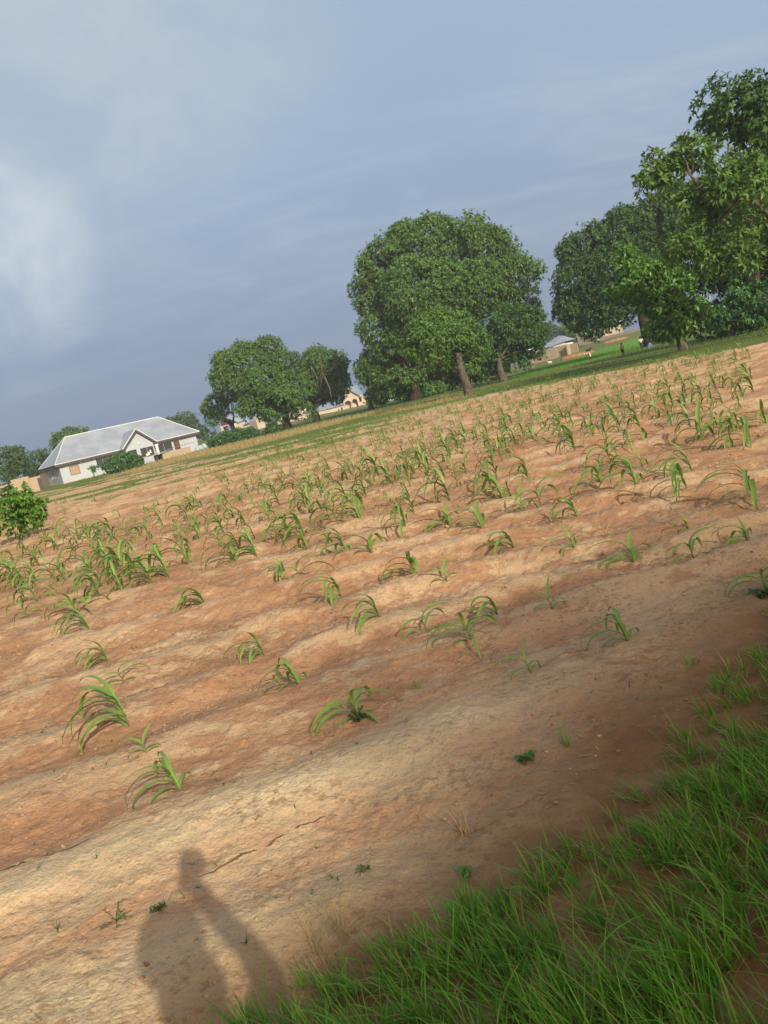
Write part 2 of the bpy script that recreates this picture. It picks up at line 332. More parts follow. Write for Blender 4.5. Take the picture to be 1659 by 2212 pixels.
dry=np.zeros_like(XX);bri=np.zeros_like(XX);grn=np.zeros_like(XX);idx=np.where(zone&(YY>15))[0]
jx=(fbm(XX[idx]*.25,YY[idx]*.12,3,71)-.5)*9*np.clip(YY[idx]/80,.2,1)
def zonemasks(x,y):
    j=(fbm(x*.3,y*.15,3,71)-.5)*10*np.clip(y/80,.1,1)
    d=ss(sdpoly(x,y+j,DRY),-1.5,1.5); b=ss(sdpoly(x,y+j*.3,BRI),-1,1.5); g=ss(sdpoly(x,y+j*.6,GRN),-1,1.5)
    f=sdpoly(x,y+j*.3,FIELD); out=1-ss(f,-1.0,.5)
    g=np.maximum(g,out*ss(y,15,25)*(.55+.45*ss(fbm(x*.06,y*.06,3,73),.35,.6)))
    # green strips of weeds between the rows at the far left of the field
    st=ss(fbm(x*.09+3,(y-.0*x)*.42,3,75),.50,.62)*ss(y,26,40)*(1-ss(x,-2,8))*.85
    g=np.maximum(g*1.0,st); return d,b,np.clip(g,0,1)
dry[idx],bri[idx],grn[idx]=zonemasks(XX[idx],YY[idx])
verge=(1-ss(fd,-.15,.75))*(1-ss(YY,14,20))*ss(XX-.0*YY,-1.6,-.8)  # reaches past the grass to paint the shade band beside it
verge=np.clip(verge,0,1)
nx=sh[1];ny=sh[0]; I=(np.arange(ny-1)[:,None]*nx+np.arange(nx-1)[None,:]).ravel()
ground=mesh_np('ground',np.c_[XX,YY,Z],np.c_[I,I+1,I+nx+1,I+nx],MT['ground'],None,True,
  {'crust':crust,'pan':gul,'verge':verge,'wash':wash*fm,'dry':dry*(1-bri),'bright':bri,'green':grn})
tag(ground,kind='structure')
# ------------------------------------------------------------------ blades and leaves
def blades(P,h,w,az,lean,curl,seg=4):
    'ribbons; P (n,3) bases, h length, az direction of lean, lean base tilt, curl extra bend'
    n=len(P); V=np.zeros((n,seg+1,2,3)); d=np.stack([np.cos(az),np.sin(az),0*az],1); sd=np.stack([-np.sin(az),np.cos(az),0*az],1)
    tw=rng.uniform(-.9,.9,n)[:,None]; sd=sd*np.cos(tw)+d*np.sin(tw)
    pos=P.copy(); ang=lean.copy()
    for i in range(seg+1):
        t=i/seg; ww=(w*(1-t)**.7*(1 if i else .7)+w*.04)[:,None]
        V[:,i,0]=pos-sd*ww*.5; V[:,i,1]=pos+sd*ww*.5
        st=(h/seg)[:,None]; pos=pos+(d*np.sin(ang)[:,None]+np.array([0,0,1])*np.cos(ang)[:,None])*st; ang=ang+curl/seg
    b=(np.arange(n)*(seg+1)*2)[:,None]; q=[]
    for i in range(seg): q.append(np.concatenate([b+2*i,b+2*i+1,b+2*i+3,b+2*i+2],1))
    return V.reshape(-1,3),np.concatenate(q,0)
# --- tall green grass in the foreground
GP=[(440,2300),(530,2190),(640,2140),(720,2090),(800,2060),(900,1990),(1000,1930),(1100,1850),(1230,1830),(1370,1790),(1420,1720),(1450,1640),(1510,1570),(1570,1470),(1660,1370)]
GR=[G(*p) for p in GP]+[(2.6,4.4),(6,6.4),(9,4),(4,-1),(-1.2,-1)]
def tallgrass():
    C=[]
    x=rng.uniform(-1.3,7,36000); y=rng.uniform(-.5,6.4,36000)
    dd=sdpoly(x,y,GR); dens=ss(dd,-.10,.20)*(.30+.70*ss(fbm(x*2.5,y*2.5,3,81),.36,.58))
    dens*=np.where(np.hypot(x,y)<3.2,1,.75)
    dens=np.where((x>4.2),dens*.5,dens)*(sdpoly(x,y,[(-.16,-2),(.16,-2),(.16,.4),(-.16,.4)])<0)
    k=rng.random(len(x))<dens*1.25; x=x[k];y=y[k];dd=dd[k]
    nb=rng.integers(5,15,len(x)); tx=np.repeat(x,nb);ty=np.repeat(y,nb);td=np.repeat(dd,nb)
    taz=np.repeat(rng.uniform(0,6.28,len(x)),nb); n=len(tx)
    az=rng.uniform(0,6.28,n); 
    bx=tx+np.cos(az)*rng.uniform(0,.035,n); by=ty+np.sin(az)*rng.uniform(0,.035,n)
    lean=rng.uniform(.03,.65,n); az2=az+rng.normal(0,.5,n)
    # prevailing lean to the left of the view
    vx=np.cos(az2)*lean-.22; vy=np.sin(az2)*lean+.05; az2=np.arctan2(vy,vx); lean=np.hypot(vx,vy)
    sz=np.clip(.55+td*.7,.4,1.15)*np.repeat(rng.uniform(.7,1.15,len(x)),nb)
    h=rng.uniform(.07,.22,n)*sz*np.where(rng.random(n)<.06,1.5,1); wd=rng.uniform(.0028,.0080,n)
    z=land(bx,by)-.004
    # short leaves at the foot of each tuft
    V,Q=blades(np.c_[bx,by,z],h,wd,az2,lean,rng.uniform(.1,1.3,n),6)
    return tag(mesh_np('grass',V,Q,MT['grass'],None,True),kind='stuff'),n
tallg,ng=tallgrass(); print('tall blades',ng)
# --- verge, dry and bright grass far off
def fargrass():
    n=150000; r=np.exp(rng.uniform(np.log(22),np.log(170),n)); a=rng.uniform(R(-30),R(33),n); x=r*np.sin(a);y=r*np.cos(a)
    d,b,g=zonemasks(x,y); out=1-ss(sdpoly(x,y,FIELD),-.6,.3)
    res=[]
    for m,nm,mt,hh,ww,pr,lab in ((d,'dry_grass','drygrass',(.18,.45),.03,.8,0),(b*(1-d),'low_green_crop','rice',(.12,.25),.03,.8,0),(np.clip(g,0,1)*(1-d)*(1-b),'verge_grass','fargrass',(.08,.30),.03,.55,0)):
        k=(rng.random(n)<m*pr); xx=x[k];yy=y[k];c=len(xx)
        rr=np.hypot(xx,yy); wd=ww*rng.uniform(.5,1.2,c)*np.clip(rr/60,.4,2)
        V,Q=blades(np.c_[xx,yy,land(xx,yy)-.01],rng.uniform(*hh,c)*(.7+.3*(rr>40)),wd,rng.uniform(0,6.28,c),rng.uniform(.05,.6,c),rng.uniform(.1,.9,c),2)
        res.append(tag(mesh_np(nm,V,Q,MT[mt]),kind='stuff')); print(nm,c)
fargrass()
# ------------------------------------------------------------------ trees
def crownpts(lobes,clr,dens,seed,shell=.82):
    rg=np.random.default_rng(seed); PP=[];NN=[];CV=[]
    L=[(np.array(c,float),np.maximum(np.array(r,float)-clr*.55,np.array(r,float)*.6)) for c,r in lobes]
    for li,(c,r) in enumerate(L):
        p=1.6; area=4*math.pi*(((r[0]*r[1])**p+(r[0]*r[2])**p+(r[1]*r[2])**p)/3)**(1/p)
        nc=max(6,int(area/(clr*clr*1.5)))
        dr=rg.normal(size=(nc,3)); dr/=np.linalg.norm(dr,axis=1)[:,None]
        cc=c+dr*r*rg.uniform(shell,1.0,(nc,1)) ; cr=clr*np.exp(rg.normal(-.08,.32,nc))
        keep=np.ones(nc,bool)
        for lj,(c2,r2) in enumerate(L):
            if lj==li: continue
            q=np.linalg.norm((cc-c2)/r2,axis=1); keep&=~((q<.62)&(rg.random(nc)<.85))
        cc=cc[keep];cr=cr[keep];dr=dr[keep];nc=len(cc)
        cvv=rg.random(nc)
        nr=np.maximum(4,(dens*4*math.pi*cr*cr*.6).astype(int)); ci=np.repeat(np.arange(nc),nr); m=len(ci)
        d2=rg.normal(size=(m,3)); d2/=np.linalg.norm(d2,axis=1)[:,None]
        # favour the outward and upward half of every clump
        flip=((d2*(dr[ci]*.8+[0,0,.35])).sum(1)<-.15)&(rg.random(m)<.8); d2[flip]*=-1
        P=cc[ci]+d2*cr[ci][:,None]*[1,1,.8]*np.clip(rg.normal(.92,.17,(m,1)),.5,1.45)
        PP.append(P);NN.append(d2);CV.append(cvv[ci])
    return np.concatenate(PP),np.concatenate(NN),np.concatenate(CV)
def rosettes(P,Nr,CV,k,L,W,seed,droop=.45):
    rg=np.random.default_rng(seed); n=len(P); ii=np.repeat(np.arange(n),k); m=len(ii)
    tg=rg.normal(size=(m,3)); Nn=Nr[ii]; tg-=Nn*(tg*Nn).sum(1)[:,None]; tg/=np.linalg.norm(tg,axis=1)[:,None]+1e-9
    d=Nn*rg.uniform(.1,1.1,(m,1))+tg*.9+rg.normal(size=(m,3))*.3; d[:,2]-=droop*rg.uniform(-.1,1.3,m); d/=np.linalg.norm(d,axis=1)[:,None]
    up=Nn+rg.normal(size=(m,3))*.35; s=np.cross(d,up); s/=np.linalg.norm(s,axis=1)[:,None]+1e-9
    l=(L*rg.uniform(.6,1.25,m))[:,None]; w_=(W*rg.uniform(.7,1.2,m))[:,None]*.5; b=P[ii]
    mid=b+d*l*.5+np.cross(s,d)*0; V=np.stack([b,mid-s*w_,b+d*l+np.array([0,0,-1])*l*.12,mid+s*w_],1).reshape(-1,3)
    return V,np.arange(4*m).reshape(m,4),np.repeat(CV[ii],4)
def crown(name,lobes,parent,mat,clr,dens,k,L,W,seed,droop=.45,shell=.82):
    L*=.86; dens*=1.12
    P,Nn,CV=crownpts(lobes,clr,dens,seed,shell); V,Q,C=rosettes(P,Nn,CV,k,L,W,seed+1,droop)
    print(name,seed,'leaves',len(Q)); return mesh_np(name,V-np.array(parent.location),Q,mat,parent,False,{'cv':C})
def plobes(spec,r,flat=1.0):
    'crown lobes given as photo point, radii in photo units and depth offset, at distance r'
    out=[]
    for s in spec:
        px,py,rx,ry=s[:4]; dd=s[4] if len(s)>4 else 0
        c=at(px,py,r+dd); k=np.linalg.norm(c-[0,0,H])/np.linalg.norm(ray(px,py)); rx*=k;ry*=k
        out.append((c,(rx,(rx+ry)*.5*flat,ry)))
    return out
def limb(a,b,ra,rb,mb,sag=.15,n=6,jit=.12,sides=8):
    a=np.array(a,float);b=np.array(b,float);P=[];rad=[];off=np.array([random.uniform(-1,1),random.uniform(-1,1),random.uniform(-.2,1)])*np.linalg.norm(b-a)*sag
    for i in range(n+1):
        t=i/n; P.append(a*(1-t)+b*t+off*math.sin(math.pi*t)*(1-.3*t)); rad.append(ra*(1-t)+rb*t)
    mb.tube(P,rad,sides,jit)
def tree(base,lobes,label,mat,trunk_r,trunk_h,clr,dens,k,L,W,seed,group=None,lean=(0,0),barkm='bark',droop=.45,name='tree',limbs=True,shell=.82,cat='tree'):
    random.seed(seed); base=np.array([base[0],base[1],gz(base[0],base[1])])
    t=empty(name,base); tag(t,label,cat,group)
    crown('crown',lobes,t,MT[mat],clr,dens,k,L,W,seed,droop,shell)
    mb=MB(); top=np.array([lean[0],lean[1],trunk_h]); P=[];rad=[]
    for i in range(9):
        q=i/8; P.append(top*q+np.array([math.sin(q*5+seed)*.12*trunk_r*2,math.cos(q*4+seed)*.12*trunk_r,-.25*(i==0)])); rad.append(trunk_r*(1.25-.45*q+.35*(1-q)**6))
    mb.tube(P,rad,14,.14); tr=mb.build('trunk',MT[barkm],t,True)
    if limbs:
        mb=MB()
        for c,r in lobes:
            c=np.array(c)-base; limb(top*.93+np.array([0,0,0]),c+np.array([0,0,-r[2]*.2]),trunk_r*.5,trunk_r*.12,mb)
            for j in range(2):
                e=c+np.array([random.uniform(-.7,.7),random.uniform(-.7,.7),random.uniform(-.3,.7)])*np.array(r)*.8; limb(top*.6+c*.4,e,trunk_r*.22,trunk_r*.05,mb,.1,5,.1,6)
        mb.build('limbs',MT[barkm],t,True)
    return t
def gp(px,py,r=None):
    p=at(px,py,r) if r else g0(px,py); return (p[0],p[1])
# centre group
treeB=tree(gp(895,858,104),plobes([(919,535,97,62),(1040,524,44,50),(838,575,66,56,-2),(1106,598,60,46),(806,635,44,50),(919,625,92,66,-5),(1018,625,76,60,-3),(832,715,52,54,-3),(818,790,40,48),(866,826,52,30),(1118,655,50,36),(940,700,85,55,3),(970,760,80,50,5),(900,770,50,50,4),(860,800,55,45,3),(915,812,60,40,6),(965,800,50,44,8),(1040,785,40,36,6),(1065,760,30,30,4)],104),
  'huge broad dark mango tree, its crown the tallest of the centre group','mango',.62,4.2,1.15,3.4,6,.55,.17,101,barkm='barkdark')
treeA=tree(gp(1012,853),plobes([(951,702,72,38),(952,738,80,46,-1),(1008,738,42,42),(1012,782,26,20),(905,740,30,30)],67),
  'olive green tree with a thick bare grey trunk before the huge mango tree','mangolight',.30,3.6,.7,5.2,6,.40,.11,102,lean=(-.1,0))
treeC=tree(gp(1087,821,88),plobes([(1110,696,58,38),(1093,745,52,38),(1130,728,40,36),(1092,782,40,20),(1060,770,24,30),(1150,752,16,20)],90),
  'rounded dark tree with a short forked trunk, right of the huge mango tree','dark',.33,2.6,.8,4.6,6,.45,.14,103)
treeU=tree(gp(802,880,108),plobes([(810,853,26,20),(790,795,10,25),(840,848,30,18),(892,846,30,14),(930,842,36,12)],106),
  'low spreading green tree whose leaves nearly touch the ground, left under the huge mango tree','young',.35,1.0,.7,4.5,6,.42,.14,104,limbs=False)
# left group
treeM=tree(gp(624,927,121),plobes([(522,788,58,40),(572,757,32,27),(613,786,40,34),(486,824,28,25),(561,831,56,42,-2),(590,868,62,36,-3),(640,840,34,40),(572,874,26,22),(640,888,28,18)],121),
  'broad mango tree with one dark trunk, right of the white house','mango',.55,3.4,1.1,3.3,6,.55,.17,105,barkm='barkdark',lean=(-.2,0))
treeL=tree(gp(505,930,131),plobes([(466,874,28,22),(464,900,20,13),(500,850,18,16)],128),
  'low leafy side tree at the left foot of the broad mango tree','mango',.4,2.6,.9,3.4,6,.5,.16,106,limbs=True)
treeN=tree(gp(682,903,125),plobes([(697,786,50,38),(706,830,46,30,2),(722,846,20,22),(672,830,18,40),(680,865,22,24,2)],125),
  'mango tree with bare twisting limbs showing in its crown, second from the white house','mango',.5,3.,1.0,3.3,6,.55,.17,107,barkm='barkdark')
mb=MB()
pn=lambda x,y,r: at(x,y,r)-np.array(treeN.location)
b0=pn(690,850,121)
for a in ([(690,850),(684,815),(672,790)],[(690,845),(697,806),(690,770)],[(696,806),(715,800),(722,790)],[(697,806),(712,838),(716,860)],[(684,818),(668,812),(660,800)]):
    mb.tube([pn(x,y,117.5-i*.8) for i,(x,y) in enumerate(a)],[.17,.13,.06],7,.15)
mb.build('bare_limb',MT['bark'],treeN,True)
tree(gp(588,944,108),plobes([(590,926,18,13),(575,934,10,10)],108),'small dark bushy tree standing in front of the broad mango trunk','dark',.2,1.0,.5,6,6,.35,.13,108,limbs=False)
tree(gp(560,940,117),plobes([(540,937,20,13)],116),'dark shrub between the leafy hedge bush and the mango trees','dark',.1,.5,.5,6,5,.35,.13,109,limbs=False,name='shrub',cat='shrub')
tree(gp(500,958,112),plobes([(500,944,50,15),(475,950,30,11),(520,948,30,12)],111),'wide round dark green bush right of the white house','bushleaf',.12,.6,.55,7,6,.32,.12,110,limbs=False,name='shrub',cat='shrub')
# behind the white house
tree(gp(395,948,205),plobes([(395,914,33,18),(440,932,26,14),(372,925,16,12)],205),'pale hazy round tree behind the right end of the white house','hazy',.6,2,1.4,1.6,6,.8,.28,111,limbs=False)
tree(gp(140,1010,170),plobes([(151,939,33,15),(126,953,17,14),(158,955,24,14)],170),'dark tree top rising behind the left end of the white roof','mango',.6,3,1.1,2.4,6,.6,.2,112,limbs=False)
tree(gp(30,1042,112),plobes([(16,996,34,28),(38,985,16,22),(5,1030,24,18),(35,1022,26,16)],112),'hazy green tree at the left edge above the mud block walls','hazy',.4,2,.9,3.2,6,.45,.15,113,limbs=True)
tree(gp(78,1044,136),plobes([(80,1000,28,30),(94,1020,20,20),(60,1010,20,22),(104,985,18,16)],136),'bushy grey green tree touching the left corner of the white house','hazy',.4,2,.9,3.2,6,.45,.15,114,limbs=True)
# right group
treeD=tree(gp(1403,743,96),plobes([(1281,535,76,42),(1350,520,72,62,2),(1248,603,58,46),(1236,672,42,34),(1290,692,50,24),(1345,682,42,26),(1335,590,80,66),(1300,655,66,38),(1431,500,75,66,3),(1440,440,50,50,6),(1490,470,70,70,8),(1400,610,60,60,2),(1225,640,24,40)],96),
  'large black green mango tree with a thick dark trunk, beside the children','dark',.62,5.5,1.1,3.3,6,.50,.17,115,barkm='barkdark')
treeE=tree(gp(1478,757,51),plobes([(1384,580,48,30),(1370,620,52,34),(1438,655,44,34),(1461,692,50,34),(1508,664,24,24),(1350,560,14,12),(1440,615,40,24),(1430,580,28,18)],51),
  'bright green young tree with crooked pale trunk before the dark mango tree','young',.24,1.8,.55,6.5,6,.40,.16,116,lean=(-.15,0))
mb=MB(); pe=lambda x,y,r: at(x,y,r)-np.array(treeE.location)
mb.tube([pe(1488,730,50.6),pe(1500,705,50.2),pe(1520,678,50)],[.06,.045,.03],6,.1); mb.tube([pe(1478,715,50.8),pe(1440,640,50.6),pe(1420,610,50.4)],[.12,.08,.04],6,.1); mb.build('limb',MT['bark'],treeE,True)
treeF=tree(gp(1790,720,45),plobes([(1461,330,22,24),(1490,316,22,28),(1408,360,27,20),(1446,378,36,27),(1420,402,36,26),(1536,340,32,20),(1585,372,60,34),(1630,380,45,40),(1485,450,42,30),(1506,512,44,36),(1520,560,34,28),(1596,512,36,32),(1600,555,26,24),(1560,440,55,36,1),(1615,420,40,30,-.6),(1560,400,36,22,-.6),(1640,460,40,40,2),(1450,540,30,30,2)],43),
  'tall light green tree reaching in from the right edge with bare grey branches','mangolight',.5,6.0,.55,5.2,7,.40,.12,117,limbs=False)
mb=MB(); pf=lambda x,y,r: at(x,y,r)-np.array(treeF.location)
for a,rr in (([(1790,600),(1740,520),(1659,462),(1625,432),(1600,422)],(.24,.17,.12,.09,.06)),([(1625,432),(1590,428),(1560,424),(1533,421),(1506,408),(1480,412)],(.08,.07,.06,.05,.04,.025)),([(1606,436),(1580,442),(1560,465),(1552,478)],(.07,.06,.045,.03)),([(1530,420),(1505,398),(1490,372),(1482,345)],(.09,.08,.06,.04)),([(1490,372),(1470,378),(1455,385)],(.05,.04,.03)),([(1493,375),(1500,350),(1496,325)],(.05,.04,.03)),([(1600,422),(1620,392),(1640,375)],(.08,.06,.04)),([(1610,480),(1630,478),(1638,460)],(.05,.04,.03))):
    mb.tube([pf(x+random.uniform(-3,3),y+random.uniform(-3,3),42.5) for x,y in a],rr,7,.12)
mb.build('bare_branch',MT['bark'],treeF,True)
treeG=tree(gp(1800,700,50),plobes([(1611,238,64,44),(1655,205,55,42),(1587,280,38,34),(1648,285,50,46),(1700,250,60,70)],48),
  'dark dense tree crown filling the top right corner','dark',.6,8,.8,4.6,6,.42,.14,118,barkm='barkdark')
treeH=tree(gp(1640,715,62),plobes([(1611,440,80,70),(1630,540,85,90),(1560,600,60,70),(1640,620,60,50),(1530,520,50,70),(1570,690,50,40),(1690,500,60,120)],63),
  'black green tree mass standing behind the light branches at the right edge','dark',.9,4,1.1,3.2,6,.55,.18,119,barkm='barkdark')
tree(gp(1595,722,58),plobes([(1560,690,30,26),(1600,672,40,40),(1645,650,40,44),(1640,695,40,22)],58),'leafy green thicket at the foot of the trees by the right edge','bushleaf',.15,.8,.6,6,6,.38,.13,120,limbs=False,name='shrub',cat='shrub')
tree(gp(1186,745,235),plobes([(1184,714,20,14),(1172,708,12,10)],235),'distant dark tree behind the grey roofed hut','dark',.4,2,1.2,2.2,6,.8,.26,121,limbs=False)
tree(gp(1236,752,232),plobes([(1240,728,24,20),(1222,736,14,14),(1232,712,18,12)],232),'distant green tree between the block hut and the dark wall','mango',.4,2,1.2,2.2,6,.8,.26,122,limbs=False)
# shrubs of the left side
tree(gp(264,1020,99),plobes([(264,999,40,16),(245,1006,26,12),(288,1002,20,14)],99),'round green bush growing against the front wall of the white house','bushleaf',.1,.5,.5,8,6,.32,.12,123,limbs=False,name='shrub',cat='shrub')
tree(gp(204,1030,98),plobes([(203,1014,9,7)],98),'small spiky plant left of the round bush at the white house','bushleaf',.06,.9,.3,8,6,.4,.1,124,limbs=False,name='shrub',cat='shrub')
shr=tree(gp(55,1168),plobes([(38,1064,13,15),(22,1090,28,20),(55,1106,27,19),(64,1124,15,12),(5,1115,24,18),(20,1135,30,14),(70,1095,12,10),(48,1078,10,10)],23.5),
  'small glossy leaved tree with a pale stump trunk, at the left edge','young',.10,.75,.22,22,5,.17,.085,125,limbs=True)
# trees behind the photographer, which shade the right of the view
def shade_tree(lst,t,base,label,clr,dens,k,L,W,seed):
    lob=[]
    for gx,gy,r in lst: lob.append((np.array([gx,gy,0])+SUN*t,(r+clr*.55,r+clr*.55,r*.95+clr*.55)))
    tb=tree(base,lob,label,'mango',.6,SUN[2]*t*.62,clr,dens,k,L,W,seed,shell=.3)
    return tb
shade_tree([(.85,3.15,.95),(1.95,3.7,1.05),(3.4,4.6,1.15),(4.9,4.2,1.2),(6.4,4.6,1.4),(8,5.2,1.4)],46,(18.5,-36),'tall thin crowned tree behind the photographer',.45,3.4,5,.24,.11,131)
shade_tree([(.80,-.50,1.15),(1.85,.25,1.2),(2.95,1.05,1.2),(4.3,1.75,1.25),(5.8,2.5,1.3),(1.9,-2.2,1.3),(3.6,-1.5,1.3),(5.2,-.5,1.4),(7,.8,1.5),(8,3,1.4)],30,(14,-26.5),'dense crowned tree behind the photographer',.6,16,6,.28,.15,132)
# ------------------------------------------------------------------ maize
def leafgeo(L,W,az,el,curl,base,seg=8,wave=.0,twist=0.,rg=random):
    'one arching blade; returns verts, quads, tip and rib attributes'
    d=np.array([math.cos(az),math.sin(az),0]); sd=np.array([-math.sin(az),math.cos(az),0]); up=np.array([0,0,1.])
    V=[];tip=[];rib=[];p=np.array(base,float);a=el
    for i in range(seg+1):
        t=i/seg; wd=W*(.35+.65*min(1,t*4))*max(0,1-t**2.4)**.9+W*.03
        tt=twist*t; n=(-d*math.sin(a)+up*math.cos(a)); s2=sd*math.cos(tt)+n*math.sin(tt); n2=n*math.cos(tt)-sd*math.sin(tt)
        wv=wave*math.sin(t*11+az*3)*wd
        V+=[p-s2*wd*.5+n2*(wd*.20+wv),p,p+s2*wd*.5+n2*(wd*.20-wv)]; tip+=[t,t,t]; rib+=[0,1,0]
        st=L/seg; p=p+(d*math.cos(a)+up*math.sin(a))*st; a=max(a-curl/seg*(1.35-.55*t),-1.5)
    Q=[]
    for i in range(seg):
        o=3*i; Q+=[(o,o+1,o+4,o+3),(o+1,o+2,o+5,o+4)]
    return V,Q,tip,rib
WIND=math.pi*.97
def maize_proto(seed,h,nl,LL,spread=.6,windy=.75,parts=True,lean=.15,seg=8,name='maize_plant'):
    rg=random.Random(seed); root=empty(name,(0,0,-50))
    ld=WIND+rg.uniform(-.5,.5); P=[];rad=[]
    for i in range(6):
        t=i/5; P.append(np.array([math.cos(ld)*lean*h*t*t,math.sin(ld)*lean*h*t*t,h*t-.02])); rad.append(.0075*(1-.55*t)*(1.2 if h>.3 else .85))
    mb=MB(); mb.tube(P,rad,6,.05)
    if parts: mb.build('stalk',MT['stalk'],root,True)
    pl=rg.uniform(0,3.14); AV=[];AQ=[];AT=[];AR=[]
    for j in range(nl):
        t=(j+.6)/nl; az=pl+math.pi*(j%2)+rg.uniform(-.5,.5)*spread
        vx=math.cos(az)+windy*1.2*math.cos(WIND); vy=math.sin(az)*.8+windy*1.2*math.sin(WIND); az=math.atan2(vy,vx)
        el=R(rg.uniform(38,62)+24*t); curl=rg.uniform(2.1,3.2)*(1.1-.2*t)
        if j>=nl-1: el=R(rg.uniform(68,80)); curl=rg.uniform(.9,2.0)
        b=P[0]*(1-t)+P[-1]*t+0*P[0]; k=t*5; i0=min(4,int(k)); b=P[i0]*(1-(k-i0))+P[i0+1]*(k-i0)
        L=LL*rg.uniform(.7,1.1)*(.55+.6*math.sin(math.pi*(.15+.7*t))); W=(.015+.021*L/.45)*rg.uniform(.8,1.15)
        V,Q,T,Rb=leafgeo(L,W,az,el,curl,b,seg,.08,rg.uniform(-.7,.7))
        if parts: mesh_np('leaf',V,Q,MT['maize'],root,True,{'tip':T,'rib':Rb})
        else:
            o=len(AV); AV+=V; AQ+=[tuple(i+o for i in q) for q in Q]; AT+=T; AR+=Rb
    if not parts:
        # stalk and leaves in one mesh: too small in the photo to tell apart
        me=mesh_np('foliage',AV,AQ,MT['maize'],root,True,{'tip':AT,'rib':AR}); mb.build('stalk',MT['stalk'],root,True)
    return root
def copy_tree(o,parent=None):
    c=o.copy(); COL.objects.link(c); c.parent=parent
    for ch in o.children: copy_tree(ch,c)
    return c
protos={'big':[maize_proto(11+i,.27,9,.60,.6,.85) for i in range(3)],'mid':[maize_proto(21+i,.18,8,.48,.7,.75) for i in range(4)],
        'small':[maize_proto(31+i,.11,7,.34,.8,.6) for i in range(3)],'thin':[maize_proto(41+i,.17,5,.36,.8,.5) for i in range(2)]}
used=set()
def plant(proto,x,y,rz,s,label,group='maize plants growing in the field',sz=None):
    key=proto.name
    if key in used: o=copy_tree(proto)
    else: o=proto; used.add(key)
    o.location=(x,y,gz(x,y)-.012); o.rotation_euler=(random.uniform(-.06,.06),random.uniform(-.06,.06),rz); o.scale=(s,s,sz or s)
    tag(o,label,'maize plant',group); return o
